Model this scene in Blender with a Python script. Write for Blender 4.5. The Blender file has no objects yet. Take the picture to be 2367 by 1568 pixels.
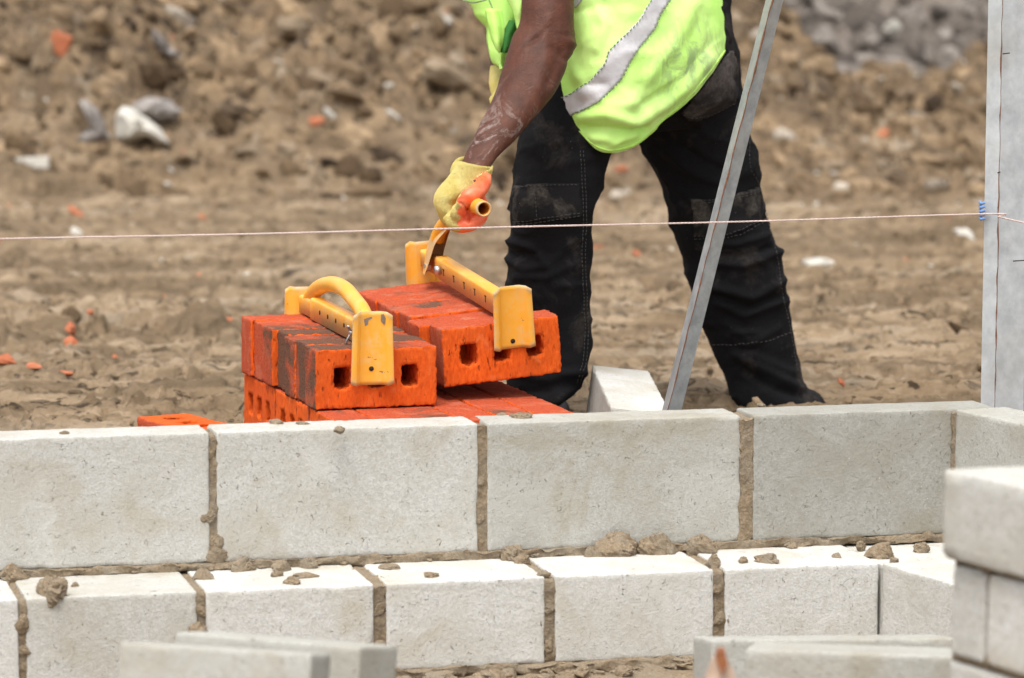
import bpy, math, random
import numpy as np
from mathutils import Vector, Matrix, Quaternion
from mathutils.bvhtree import BVHTree
random.seed(7); rng = np.random.default_rng(7)
S = bpy.context.scene; COL = S.collection

# ------------------------------------------------------------------ camera, sky, sun, exposure
CX, CY, FPX = 1183.5, 784.0, 8600.0          # survey frame of the photograph (2367 wide)
PITCH, HC = 0.110, 0.9458
cam = bpy.data.cameras.new('camera'); camo = bpy.data.objects.new('camera', cam); COL.objects.link(camo)
camo.location = (0, 0, HC); camo.rotation_euler = (math.pi/2 - PITCH, 0, 0)
cam.sensor_width = 36; cam.lens = 36*FPX/2367; cam.clip_start = .05; cam.clip_end = 3000
cam.dof.use_dof = True; cam.dof.focus_distance = 6.5; cam.dof.aperture_fstop = 4.5; cam.dof.aperture_blades = 9
S.camera = camo
world = bpy.data.worlds.new('World'); S.world = world; world.use_nodes = True
wn = world.node_tree.nodes; wl = world.node_tree.links
bg = wn['Background']; sky = wn.new('ShaderNodeTexSky'); sky.sky_type = 'NISHITA'; sky.sun_disc = False
SUN_EL, SUN_AZ = math.radians(66), math.radians(200)   # azimuth from +Y towards +X
sky.sun_elevation = SUN_EL; sky.sun_rotation = SUN_AZ
sky.air_density = 1.0; sky.dust_density = 4.0; sky.ozone_density = 1.0
hs = wn.new('ShaderNodeHueSaturation'); hs.inputs['Saturation'].default_value = .22   # overcast: cloud-grey sky
wl.new(sky.outputs[0], hs.inputs['Color']); wl.new(hs.outputs[0], bg.inputs[0]); bg.inputs[1].default_value = .15
sun = bpy.data.lights.new('sun', 'SUN'); suno = bpy.data.objects.new('sun', sun); COL.objects.link(suno)
sun.energy = 1.25; sun.angle = math.radians(30); sun.color = (1, .96, .9)
sd = Vector((math.sin(SUN_AZ)*math.cos(SUN_EL), math.cos(SUN_AZ)*math.cos(SUN_EL), math.sin(SUN_EL)))
suno.rotation_euler = sd.to_track_quat('Z', 'Y').to_euler(); suno.location = (0, 0, 20)
S.view_settings.view_transform = 'Standard'; S.view_settings.look = 'None'
S.view_settings.exposure = 0.80; S.view_settings.gamma = 1; S.view_settings.use_curve_mapping = False
S.cycles.max_bounces = 8; S.cycles.use_denoising = True

# ------------------------------------------------------------------ geometry helpers
cp, sp = math.cos(PITCH), math.sin(PITCH)
def ray(x, y):
    a, b = (x-CX)/FPX, (CY-y)/FPX
    return Vector((a, cp + b*sp, -sp + b*cp))
def at(x, y, d):
    """surveyed point: picture position plus distance along the view axis"""
    return Vector((0, 0, HC)) + ray(x, y)*d
def at_z(x, y, z):
    r = ray(x, y); return Vector((0, 0, HC)) + r*((z-HC)/r.z)

def hash3(ix, iy, iz, s):
    h = (ix*374761393 + iy*668265263 + iz*2147483647 + s*1274126177) & 0xffffffff
    h = ((h ^ (h >> 13))*1274126177) & 0xffffffff
    h = (h ^ (h >> 16)) & 0xffffffff
    h = (h*2246822519) & 0xffffffff; h ^= h >> 15
    return h.astype(np.float64)/4294967295.0
def vnoise(P, s=0):
    P = np.asarray(P, float); F = np.floor(P); I = F.astype(np.int64); f = P-F; f = f*f*f*(f*(f*6-15)+10)
    r = 0
    for a in (0, 1):
        for b in (0, 1):
            for c in (0, 1):
                w = (f[:, 0] if a else 1-f[:, 0])*(f[:, 1] if b else 1-f[:, 1])*(f[:, 2] if c else 1-f[:, 2])
                r = r + w*hash3(I[:, 0]+a, I[:, 1]+b, I[:, 2]+c, s)
    return r*2-1
def fbm(P, o=4, s=0, g=.5):
    P = np.asarray(P, float); r = 0; a = 1; t = 0
    for k in range(o):
        r = r + a*vnoise(P*(2.03**k) + 17.3*k, s+k); t += a; a *= g
    return r/t

def new_mesh(name, V, Fs, mat=None, smooth=True):
    me = bpy.data.meshes.new(name); me.from_pydata([tuple(v) for v in V], [], Fs); me.update()
    if mat: me.materials.append(mat)
    if smooth: me.polygons.foreach_set('use_smooth', [True]*len(me.polygons))
    return me
def link(name, me, parent=None):
    o = bpy.data.objects.new(name, me); COL.objects.link(o)
    if parent is not None: o.parent = parent
    return o
def tag(o, label=None, cat=None, group=None, kind=None):
    if label: o['label'] = label
    if cat: o['category'] = cat
    if group: o['group'] = group
    if kind: o['kind'] = kind
    return o
def empty(name, loc, label, cat, group=None):
    o = bpy.data.objects.new(name, None); COL.objects.link(o); o.location = loc; o.empty_display_size = .05
    return tag(o, label, cat, group)
def keep(o, parent):
    """parent without moving; the parent is only ever translated"""
    o.parent = parent; o.matrix_parent_inverse = Matrix.Translation(-parent.location)
    return o
def get_co(me):
    a = np.empty(len(me.vertices)*3); me.vertices.foreach_get('co', a); return a.reshape(-1, 3)
def get_no(me):
    a = np.empty(len(me.vertices)*3); me.vertices.foreach_get('normal', a); return a.reshape(-1, 3)
def set_co(me, a):
    me.vertices.foreach_set('co', np.asarray(a, float).ravel()); me.update()
def bake(o, mods):
    """apply modifiers [(type, {settings})] to the mesh for good"""
    for t, kw in mods:
        m = o.modifiers.new(t, t)
        for k, v in kw.items(): setattr(m, k, v)
    dg = bpy.context.evaluated_depsgraph_get(); dg.update()
    me = bpy.data.meshes.new_from_object(o.evaluated_get(dg)); o.modifiers.clear(); o.data = me
    me.polygons.foreach_set('use_smooth', [True]*len(me.polygons))
    return o

def rbox_data(L, T, H, cell=.01, r=.004, wob=.0012, seed=0, chip=.0):
    """box x 0..L, y 0..T, z -H..0 as a fine skin with worn rounded edges"""
    n = [max(2, int(round(a/cell))) for a in (L, T, H)]; dim = np.array([L, T, H]); idx = {}; V = []; Fs = []
    def ax(k):
        t = np.linspace(0, 1, n[k]+1)*dim[k]
        return np.unique(np.concatenate([[0, r*.3, r], t[(t > r*1.6) & (t < dim[k]-r*1.6)], [dim[k]-r, dim[k]-r*.3, dim[k]]]))
    A = [ax(0), ax(1), ax(2)]
    def vid(i, j, k):
        key = (i, j, k)
        if key not in idx: idx[key] = len(V); V.append((A[0][i], A[1][j], A[2][k]))
        return idx[key]
    N = [len(a)-1 for a in A]
    for i in range(N[0]):
        for j in range(N[1]):
            Fs.append((vid(i, j, 0), vid(i, j+1, 0), vid(i+1, j+1, 0), vid(i+1, j, 0)))
            Fs.append((vid(i, j, N[2]), vid(i+1, j, N[2]), vid(i+1, j+1, N[2]), vid(i, j+1, N[2])))
        for k in range(N[2]):
            Fs.append((vid(i, 0, k), vid(i+1, 0, k), vid(i+1, 0, k+1), vid(i, 0, k+1)))
            Fs.append((vid(i, N[1], k), vid(i, N[1], k+1), vid(i+1, N[1], k+1), vid(i+1, N[1], k)))
    for j in range(N[1]):
        for k in range(N[2]):
            Fs.append((vid(0, j, k), vid(0, j, k+1), vid(0, j+1, k+1), vid(0, j+1, k)))
            Fs.append((vid(N[0], j, k), vid(N[0], j+1, k), vid(N[0], j+1, k+1), vid(N[0], j, k+1)))
    P = np.array(V)
    C = np.clip(P, r, dim-r); D = P-C; ln = np.linalg.norm(D, axis=1, keepdims=True)
    edge = (np.abs(D) > 1e-9).sum(1) >= 2
    rr = np.full((len(P), 1), r)
    P = C + D/np.maximum(ln, 1e-9)*np.minimum(ln, rr)
    nz = np.stack([fbm(P*55+seed*3.7+40*k, 3, seed+k) for k in range(3)], 1)
    P = P + nz*wob*np.where(edge, 2.0, 1.0)[:, None]
    if chip > 0:
        c = np.clip(vnoise(P*34+seed*9.1, seed+5)-.35, 0, 1)*edge
        P = P - (D/np.maximum(ln, 1e-9))*c[:, None]*chip
    P[:, 2] -= H
    return P, Fs
def block_mesh(name, L, T, H, mat, seed, **k):
    P, Fs = rbox_data(L, T, H, seed=seed, **k); return new_mesh(name, P, Fs, mat)
def place(o, O, U, N):
    U = Vector(U).normalized(); N = Vector(N); N = (N - U*N.dot(U)).normalized(); W = U.cross(N)
    o.matrix_world = Matrix(((U.x, N.x, W.x, O[0]), (U.y, N.y, W.y, O[1]), (U.z, N.z, W.z, O[2]), (0, 0, 0, 1)))
    return o

def crom(P, n):
    """Catmull-Rom resample of rows of numbers"""
    P = np.asarray(P, float); m = len(P); Q = np.vstack([2*P[0]-P[1], P, 2*P[-1]-P[-2]]); out = []
    for i in range(m-1):
        a, b, c, d = Q[i:i+4]
        for k in range(n):
            t = k/n; out.append(.5*((2*b)+(-a+c)*t+(2*a-5*b+4*c-d)*t*t+(-a+3*b-3*c+d)*t**3))
    out.append(P[-1]); return np.array(out)
def tube_data(pts, rad, sides=12, n=6, cap=True, flat=1.0, up=None):
    """round rod through pts with radii"""
    rows = np.array([list(p)+[r] for p, r in zip(pts, rad if hasattr(rad, '__len__') else [rad]*len(pts))])
    R = crom(rows, n) if n > 1 and len(pts) > 2 else rows; V = []; Fs = []
    prev = None
    for i, q in enumerate(R):
        t = Vector(R[min(i+1, len(R)-1)][:3]-R[max(i-1, 0)][:3]).normalized()
        if prev is None: a = (Vector(up) if up is not None else (Vector((0, 0, 1)) if abs(t.z) < .9 else Vector((1, 0, 0))))
        else: a = prev
        a = (a - t*a.dot(t)).normalized(); prev = a; b = t.cross(a)
        for k in range(sides):
            th = 2*math.pi*k/sides
            V.append(Vector(q[:3]) + a*math.cos(th)*q[3]*flat + b*math.sin(th)*q[3])
    m = len(R)
    for i in range(m-1):
        for k in range(sides):
            k2 = (k+1) % sides; Fs.append((i*sides+k, i*sides+k2, (i+1)*sides+k2, (i+1)*sides+k))
    if cap: Fs.append(tuple(reversed(range(sides)))); Fs.append(tuple((m-1)*sides+k for k in range(sides)))
    return [tuple(v) for v in V], Fs
def ring_loft(rings, n=4, sides=28, sq=2.0):
    """rings: (xl, yl, xr, yr, depth, thickness) -> closed limb whose outline passes through both edges"""
    R = crom(rings, n); V = []; Fs = []
    for q in R:
        L, Rr = at(q[0], q[1], q[4]), at(q[2], q[3], q[4]); c = (L+Rr)/2; h = (Rr-L)/2
        for k in range(sides):
            th = 2*math.pi*k/sides; ct, st = math.cos(th), math.sin(th)
            cx = math.copysign(abs(ct)**(2/sq), ct); sx = math.copysign(abs(st)**(2/sq), st)
            V.append(c + h*cx + Vector((0, 1, 0))*sx*q[5])
    m = len(R)
    for i in range(m-1):
        for k in range(sides):
            k2 = (k+1) % sides; Fs.append((i*sides+k, (i+1)*sides+k, (i+1)*sides+k2, i*sides+k2))
    Fs.append(tuple(range(sides))); Fs.append(tuple((m-1)*sides+k for k in reversed(range(sides))))
    return [tuple(v) for v in V], Fs
def merge(parts):
    V = []; Fs = []
    for v, f in parts:
        o = len(V); V += [tuple(p) for p in v]; Fs += [tuple(i+o for i in q) for q in f]
    return V, Fs
def ball(c, r, seg=16, ring=10):
    r = Vector(r) if hasattr(r, '__len__') else Vector((r, r, r)); V = []; Fs = []; c = Vector(c)
    for i in range(1, ring):
        for k in range(seg):
            a, b = math.pi*i/ring, 2*math.pi*k/seg
            V.append(c + Vector((r.x*math.sin(a)*math.cos(b), r.y*math.sin(a)*math.sin(b), r.z*math.cos(a))))
    for i in range(ring-2):
        for k in range(seg):
            k2 = (k+1) % seg; Fs.append((i*seg+k, (i+1)*seg+k, (i+1)*seg+k2, i*seg+k2))
    V += [c+Vector((0, 0, r.z)), c-Vector((0, 0, r.z))]; t, b = len(V)-2, len(V)-1
    for k in range(seg):
        k2 = (k+1) % seg; Fs.append((t, k, k2)); Fs.append((b, (ring-2)*seg+k2, (ring-2)*seg+k))
    return V, Fs
def fused(name, parts, mat, voxel, smooth_it=3, fac=.5):
    V, Fs = merge(parts); o = link(name, new_mesh(name, V, Fs, mat))
    bake(o, [('REMESH', dict(mode='VOXEL', voxel_size=voxel, use_smooth_shade=True)), ('SMOOTH', dict(iterations=smooth_it, factor=fac))])
    if not len(o.data.materials): o.data.materials.append(mat)
    return o
def bvh_of(o):
    me = o.data; M = o.matrix_world
    return BVHTree.FromPolygons([M @ v.co for v in me.vertices], [tuple(p.vertices) for p in me.polygons])
def on_skin(bvh, x, y, off=.002):
    h = bvh.ray_cast(Vector((0, 0, HC)), ray(x, y).normalized())
    if h[0] is None: return None
    n = h[1] if h[1].dot(ray(x, y)) < 0 else -h[1]
    return h[0] + n*off

# ------------------------------------------------------------------ materials
def nd(nt, t, **k):
    n = nt.nodes.new(t)
    for a, b in k.items(): setattr(n, a, b)
    return n
class M:
    """small node builder"""
    def __init__(s, name, rough=.8, spec=.3):
        s.m = bpy.data.materials.new(name); s.m.use_nodes = True; s.nt = s.m.node_tree; s.b = s.nt.nodes['Principled BSDF']
        s.b.inputs['Roughness'].default_value = rough; s.b.inputs['Specular IOR Level'].default_value = spec
        s.tc = nd(s.nt, 'ShaderNodeTexCoord'); s.oi = nd(s.nt, 'ShaderNodeObjectInfo')
        ad = nd(s.nt, 'ShaderNodeVectorMath', operation='MULTIPLY_ADD')   # every object its own cut of the pattern
        cmb = nd(s.nt, 'ShaderNodeCombineXYZ')
        for i in range(3): s.l(s.oi.outputs['Random'], cmb.inputs[i])
        s.l(cmb.outputs[0], ad.inputs[0]); ad.inputs[1].default_value = (37, 91, 53); s.l(s.tc.outputs['Object'], ad.inputs[2])
        s.co = ad.outputs[0]; s.fixed = s.tc.outputs['Object']
    def l(s, a, b): s.nt.links.new(a, b)
    def scaled(s, v, co=None):
        m = nd(s.nt, 'ShaderNodeVectorMath', operation='MULTIPLY'); s.l(co or s.co, m.inputs[0]); m.inputs[1].default_value = v; return m.outputs[0]
    def noise(s, sc, det=4, rough=.55, dist=0, co=None):
        n = nd(s.nt, 'ShaderNodeTexNoise'); n.inputs['Scale'].default_value = sc; n.inputs['Detail'].default_value = det
        n.inputs['Roughness'].default_value = rough; n.inputs['Distortion'].default_value = dist; s.l(co or s.co, n.inputs['Vector']); return n.outputs[0]
    def voro(s, sc, feat='F1', co=None):
        n = nd(s.nt, 'ShaderNodeTexVoronoi', feature=feat); n.inputs['Scale'].default_value = sc; s.l(co or s.co, n.inputs['Vector']); return n.outputs['Distance']
    def ramp(s, x, stops, interp='LINEAR'):
        r = nd(s.nt, 'ShaderNodeValToRGB'); r.color_ramp.interpolation = interp; e = r.color_ramp.elements
        while len(e) < len(stops): e.new(.5)
        for q, (p, c) in zip(e, stops):
            q.position = p; q.color = (c, c, c, 1) if not hasattr(c, '__len__') else (*c, 1)
        s.l(x, r.inputs[0]); return r.outputs[0]
    def mix(s, f, a, b, mode='MIX'):
        m = nd(s.nt, 'ShaderNodeMix', data_type='RGBA', blend_type=mode)
        for sock, v in ((m.inputs[0], f), (m.inputs[6], a), (m.inputs[7], b)):
            if isinstance(v, (int, float)): sock.default_value = v if sock.type == 'VALUE' else (v, v, v, 1)
            elif hasattr(v, '__len__'): sock.default_value = (*v, 1)
            else: s.l(v, sock)
        return m.outputs[2]
    def math(s, op, a, b=0.0):
        m = nd(s.nt, 'ShaderNodeMath', operation=op)
        for sock, v in zip(m.inputs, (a, b)):
            if isinstance(v, (int, float)): sock.default_value = v
            else: s.l(v, sock)
        return m.outputs[0]
    def col(s, c):
        if hasattr(c, '__len__'): s.b.inputs['Base Color'].default_value = (*c, 1)
        else: s.l(c, s.b.inputs['Base Color'])
    def bump(s, h, dist=.002, st=1.0):
        b = nd(s.nt, 'ShaderNodeBump'); b.inputs['Distance'].default_value = dist; b.inputs['Strength'].default_value = st
        s.l(h, b.inputs['Height'])
        if getattr(s, '_bn', None): s.l(s._bn, b.inputs['Normal'])
        s._bn = b.outputs[0]; s.l(s._bn, s.b.inputs['Normal'])
    def sep(s, co=None):
        n = nd(s.nt, 'ShaderNodeSeparateXYZ'); s.l(co or s.fixed, n.inputs[0]); return n.outputs

def mat_concrete(name, base, tint=(1, 1, 1), pit=1.0):
    m = M(name, .95, .15); b = np.array(base); warm = np.array([1.03, .98, .90])
    fine = m.noise(260, 3, .65); mid = m.noise(90, 4, .6); big = m.noise(9, 3, .5)
    c = m.mix(m.ramp(fine, [(.38, 0), (.62, 1)]), tuple(b*.89), tuple(b*1.09))
    c = m.mix(m.ramp(mid, [(.38, .5), (.5, 0)]), c, tuple(b*np.array([.84, .81, .74])))
    c = m.mix(m.ramp(big, [(.42, 0), (.62, .6)]), c, tuple(b*np.array([.84, .81, .74])))
    c = m.mix(m.ramp(m.noise(4.0, 5, .65, 1.5), [(.54, 0), (.64, .45)]), c, tuple(b*1.12))
    vd = m.noise(118, 4, .65, 1.2); pn = m.noise(17, 3, .55)
    pits = m.math('MULTIPLY', m.ramp(vd, [(.30, 1), (.375, 0)]), m.ramp(pn, [(.38, .15), (.60, 1)]))
    c = m.mix(m.math('MULTIPLY', pits, .8*pit), c, tuple(b*np.array([.42, .36, .28])))
    c = m.mix(m.math('MULTIPLY', m.ramp(m.noise(330, 2), [(.30, 1), (.36, 0)]), .5*pit), c, tuple(b*.5))
    gl = m.math('MULTIPLY', m.ramp(m.voro(120), [(.07, 1), (.13, 0)]), m.ramp(m.noise(31, 2), [(.55, 0), (.62, 1)]))
    c = m.mix(m.math('MULTIPLY', gl, .6), c, (.72, .71, .67))
    st = m.ramp(m.noise(5.5, 5, .6, .6), [(.57, 0), (.68, .55)])
    c = m.mix(st, c, tuple(b*np.array([.76, .69, .57])))
    m.col(c); m.bump(m.math('SUBTRACT', m.math('ADD', m.math('MULTIPLY', fine, .5), m.math('MULTIPLY', mid, .8)), m.math('MULTIPLY', pits, 1.0)), .0022, .8)
    return m.m
MAT_BLOCK = mat_concrete('pale_concrete_block', (.505, .497, .465))
MAT_BLOCK_D = mat_concrete('grey_concrete_block', (.335, .328, .297), pit=.7)  # base darkened for both damp and the shade near the inner corner
MAT_BLOCK_M = mat_concrete('middle_concrete_block', (.415, .408, .373), pit=.9)
MAT_BLOCK_W = mat_concrete('whitish_concrete_block', (.575, .568, .54), pit=.9)

def mat_mortar():
    m = M('sand_mortar', .95, .15); n = m.noise(160, 4, .7); g = m.noise(22, 4, .6)
    c = m.mix(m.ramp(n, [(.3, 0), (.7, 1)]), (.165, .118, .072), (.335, .262, .178))
    c = m.mix(m.ramp(g, [(.4, 0), (.65, .5)]), c, (.25, .225, .18))
    m.col(c); m.bump(m.math('ADD', n, m.noise(60, 3)), .004, .9); return m.m
MAT_MORTAR = mat_mortar()

def mat_mud():
    m = M('wet_clay_mud', .85, .2); s1 = m.scaled((1, .45, 1), m.fixed); s2 = m.scaled((.42, .85, 1), m.fixed)
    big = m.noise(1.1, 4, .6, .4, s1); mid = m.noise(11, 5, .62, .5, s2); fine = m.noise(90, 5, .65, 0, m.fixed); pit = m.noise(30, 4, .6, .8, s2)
    c = m.mix(m.ramp(big, [(.38, 0), (.62, 1)]), (.195, .136, .080), (.272, .198, .124))
    c = m.mix(m.ramp(mid, [(.36, .9), (.48, 0)]), c, (.105, .070, .036))
    c = m.mix(m.ramp(mid, [(.54, 0), (.66, .8)]), c, (.350, .265, .175))
    c = m.mix(m.ramp(fine, [(.35, .35), (.5, 0)]), c, (.13, .09, .055))
    c = m.mix(m.ramp(fine, [(.62, 0), (.74, .4)]), c, (.40, .33, .25))
    c = m.mix(m.ramp(pit, [(.375, .95), (.42, 0)]), c, (.040, .027, .015))  # wet pits, with the shade of the cracks painted in as well
    rut = m.noise(6, 4, .6, .4, m.scaled((.09, 1.3, 1), m.fixed)); c = m.mix(m.ramp(rut, [(.40, .75), (.49, 0)]), c, (.125, .088, .052)); c = m.mix(m.ramp(rut, [(.54, 0), (.64, .5)]), c, (.36, .29, .21))
    x = m.sep(); Y = m.math('MULTIPLY', x[1], 1/40.0)
    bankc = m.mix(m.ramp(mid, [(.34, 0), (.64, 1)]), (.070, .044, .025), (.300, .210, .122))
    bankc = m.mix(m.ramp(m.noise(4.2, 4, .6, .6, m.fixed), [(.40, .7), (.60, 0)]), bankc, (.135, .098, .064))
    bankc = m.mix(m.ramp(pit, [(.37, .95), (.43, 0)]), bankc, (.026, .018, .011))  # crevice shade of the bank painted into the colour along with wet pits
    bankc = m.mix(m.ramp(m.noise(6.5, 3, .5, .8, m.fixed), [(.60, 0), (.70, .75)]), bankc, (.34, .275, .20))
    c = m.mix(m.ramp(Y, [(.318, 0), (.338, 1)]), c, bankc)
    far = m.ramp(Y, [(.405, 0), (.42, 1)])
    grey = m.mix(m.ramp(mid, [(.34, 0), (.64, 1)]), (.060, .049, .041), (.235, .20, .17))
    c = m.mix(far, c, grey)
    m.col(c); m.l(m.ramp(mid, [(.3, .6), (.6, .95)]), m.b.inputs['Roughness'])
    m.bump(fine, .006, .8); m.bump(mid, .02, .6); m.bump(pit, .01, .5); return m.m
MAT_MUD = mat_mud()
def mat_stone(name, a, b, rough=.9):
    m = M(name, rough, .2); n = m.noise(24, 4, .6); c = m.mix(m.ramp(n, [(.3, 0), (.7, 1)]), a, b); v = m.ramp(m.noise(5.5, 2), [(.35, 0), (.65, 1)])
    c = m.mix(.35, c, m.mix(v, tuple(np.array(a)*.6), tuple(np.array(b)*1.15))); m.col(c); m.bump(n, .01, .7); return m.m
MAT_ROCK = mat_stone('dirty_rubble', (.165, .120, .075), (.33, .255, .175))
MAT_CLOD = mat_stone('mud_clod', (.150, .107, .068), (.27, .20, .135))
MAT_WHITE = mat_stone('pale_limestone', (.40, .38, .33), (.66, .63, .56))
MAT_REDST = mat_stone('broken_red_brick', (.38, .105, .045), (.55, .22, .12))
MAT_GREYST = mat_stone('grey_rubble', (.15, .13, .12), (.40, .37, .34))
MAT_DARKST = mat_stone('dark_wet_clod', (.070, .050, .033), (.16, .115, .075))

def mat_brick_face():
    m = M('wirecut_orange_brick', .9, .2)
    s1 = m.scaled((1, 1, .32)); n = m.noise(230, 4, .65, 0, s1); g = m.noise(16, 3)
    c = m.mix(m.ramp(n, [(.3, 0), (.7, 1)]), (.60, .072, .005), (.88, .150, .016))
    c = m.mix(m.ramp(g, [(.4, 0), (.62, .6)]), c, (.60, .095, .014))
    c = m.mix(m.ramp(m.noise(28, 5, .7, .5), [(.58, 0), (.70, .5)]), c, (.82, .24, .075))
    c = m.mix(m.math('MULTIPLY', m.oi.outputs['Random'], .25), c, (.46, .07, .012))
    tear = m.math('MULTIPLY', m.ramp(m.noise(150, 2, .5, 0, m.scaled((1, 1, .30))), [(.62, 0), (.68, 1)]), m.ramp(m.noise(30, 2), [(.42, 0), (.55, 1)]))
    c = m.mix(m.math('MULTIPLY', tear, .75), c, (.20, .030, .008))
    m.col(c); m.bump(n, .0022, .9); m.bump(m.math('SUBTRACT', 1.0, tear), .002, .8); return m.m
def mat_brick_side():
    m = M('sanded_brick_side', .92, .2); at_ = nd(m.nt, 'ShaderNodeAttribute', attribute_type='OBJECT', attribute_name='burnt')
    n = m.noise(260, 4, .7); g = m.noise(11, 4, .6, .5)
    red = m.mix(m.ramp(n, [(.3, 0), (.7, 1)]), (.30, .045, .020), (.56, .105, .038))
    brn = m.mix(m.ramp(n, [(.3, 0), (.72, 1)]), (.070, .034, .022), (.215, .100, .060))
    f = m.ramp(m.math('ADD', m.math('MULTIPLY', g, 1.0), at_.outputs['Fac']), [(.62, 0), (.76, 1)])
    dusty = m.ramp(m.noise(19, 5, .7, .6), [(.52, 0), (.68, .55)]); red = m.mix(dusty, red, (.50, .20, .12)); c = m.mix(f, red, brn)
    c = m.mix(m.math('MULTIPLY', m.ramp(m.voro(190), [(.05, 1), (.09, 0)]), m.ramp(m.noise(23, 2), [(.55, 0), (.62, .8)])), c, (.6, .55, .5))
    m.col(c); m.bump(n, .0025, .9); return m.m
MAT_BF, MAT_BS = mat_brick_face(), mat_brick_side()
def mat_yellow():
    m = M('yellow_enamel', .38, .5)
    n = m.noise(14, 3); c = m.mix(m.ramp(n, [(.4, 0), (.65, .7)]), (.84, .37, .025), (.82, .42, .06))
    dirt = m.ramp(m.noise(36, 6, .7), [(.48, 0), (.70, .7)]); c = m.mix(dirt, c, (.66, .47, .21))
    geo = nd(m.nt, 'ShaderNodeNewGeometry'); 
    sc = m.ramp(m.noise(46, 4, .6, .3), [(.68, 0), (.695, 1)]); c = m.mix(m.math('MULTIPLY', sc, .9), c, (.17, .13, .10))
    edge = m.ramp(m.math('ADD', geo.outputs['Pointiness'], m.math('MULTIPLY', m.noise(90, 4), .05)), [(.565, 0), (.61, .65)])
    c = m.mix(edge, c, (.42, .34, .22))
    m.col(c); m.l(m.ramp(dirt, [(0, .36), (1, .7)]), m.b.inputs['Roughness']); m.bump(m.noise(40, 4), .0008, .5); return m.m
MAT_YEL = mat_yellow()
def simple(name, c, rough=.6, metal=0.0, spec=.4, var=.12, sc=60):
    m = M(name, rough, spec); c = np.array(c); n = m.noise(sc, 4)
    m.col(m.mix(m.ramp(n, [(.3, 0), (.7, 1)]), tuple(c*(1-var)), tuple(c*(1+var)))); m.b.inputs['Metallic'].default_value = metal
    m.bump(n, .001, .3); return m.m
MAT_ZINC = simple('bright_zinc', (.62, .63, .64), .3, .85)
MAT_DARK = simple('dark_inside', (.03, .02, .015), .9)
def mat_steel(name, a, b, rs=.7):
    m = M(name, .5, .4); m.b.inputs['Metallic'].default_value = .25
    n = m.noise(30, 5, .65); g = m.noise(7, 3)
    c = m.mix(m.ramp(n, [(.35, 0), (.65, 1)]), a, b)
    geo = nd(m.nt, 'ShaderNodeNewGeometry')
    rust = m.math('MULTIPLY', m.ramp(m.noise(26, 6, .75, .8), [(.60, 0), (.72, 1)]), rs)
    e = m.ramp(m.noise(48, 6, .8, .6), [(.64, 0), (.72, rs)])
    c = m.mix(rust, c, (.30, .245, .20)); c = m.mix(e, c, (.17, .075, .04))
    c = m.mix(m.ramp(g, [(.5, 0), (.7, .4)]), c, (.33, .30, .25))
    m.col(c); m.bump(n, .001, .5); return m.m
MAT_STEEL = mat_steel('weathered_steel', (.25, .265, .27), (.38, .395, .395))
MAT_STEELB = mat_steel('painted_steel_post', (.42, .44, .45), (.56, .58, .59), .25)
MAT_RUST = simple('rusty_edge', (.17, .075, .04), .9, var=.4, sc=120)
MAT_STRING = simple('pale_pink_twine', (.60, .47, .43), .9, sc=900, var=.25)
MAT_BLUE = simple('blue_twine', (.16, .28, .52), .8)

def mat_skin():
    m = M('dark_brown_skin', .58, .3); n = m.noise(34, 4, .6); f = m.noise(420, 3, .6)
    c = m.mix(m.ramp(n, [(.3, 0), (.7, 1)]), (.058, .0185, .0095), (.108, .035, .0175))
    x = m.sep()
    # dried cement dust, only towards the wrist and forearm (a low place on the arm)
    low = m.ramp(m.math('MULTIPLY', x[2], .7), [(.70, 1), (.88, 0)])
    low = m.ramp(x[2], [(.56, 1), (.61, .6), (.655, .35), (.70, .0)])
    d = m.ramp(m.noise(17, 6, .72, 1.4, m.fixed), [(.505, 0), (.60, .9)])
    d2 = m.math('MULTIPLY', m.math('MULTIPLY', d, low), m.ramp(m.noise(210, 3), [(.3, .25), (.6, 1)]))
    c = m.mix(m.math('MULTIPLY', d2, .62), c, (.46, .39, .36))
    m.col(c); m.l(m.ramp(d2, [(0, .56), (.5, .9)]), m.b.inputs['Roughness'])
    m.bump(f, .0010, .7); m.bump(m.noise(110, 5, .65, .6), .0022, .6)
    m.b.inputs['Subsurface Weight'].default_value = .06; m.b.inputs['Subsurface Radius'].default_value = (.01, .004, .002)
    return m.m
MAT_SKIN = mat_skin()
def mat_vest():
    m = M('fluorescent_yellow_cloth', .75, .2); n = m.noise(6, 3)
    c = m.mix(m.ramp(n, [(.35, 0), (.65, 1)]), (.55, .97, .19), (.68, .98, .31))
    w = m.noise(900, 2); c = m.mix(m.ramp(w, [(.3, .16), (.6, 0)]), c, (.34, .72, .08))
    # grey hand smears on the lower back of the panel
    x = m.sep()
    px = m.math('SUBTRACT', x[0], .335); pz = m.math('SUBTRACT', x[2], .690)
    rr = m.math('ADD', m.math('MULTIPLY', px, px), m.math('MULTIPLY', pz, pz))
    area = m.ramp(m.math('SQRT', rr), [(.02, 1), (.115, 0)])
    s = m.ramp(m.noise(24, 6, .68, 1.6, m.scaled((1, 1, .7), m.fixed)), [(.44, 0), (.58, 1)])
    c = m.mix(m.math('MULTIPLY', m.math('MULTIPLY', s, area), .6), c, (.20, .25, .17))
    c = m.mix(m.math('MULTIPLY', m.ramp(m.noise(15, 6, .7, .8, m.fixed), [(.63, 0), (.72, 1)]), .28), c, (.42, .52, .25))
    m.col(c); m.bump(m.noise(30, 4, .5), .004, .5); m.bump(w, .0005, .5)
    return m.m
MAT_VEST = mat_vest()
MAT_GREEN = simple('vest_shadow_green', (.035, .16, .03), .85)  # dark green paints the shadow inside the hanging vest
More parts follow.
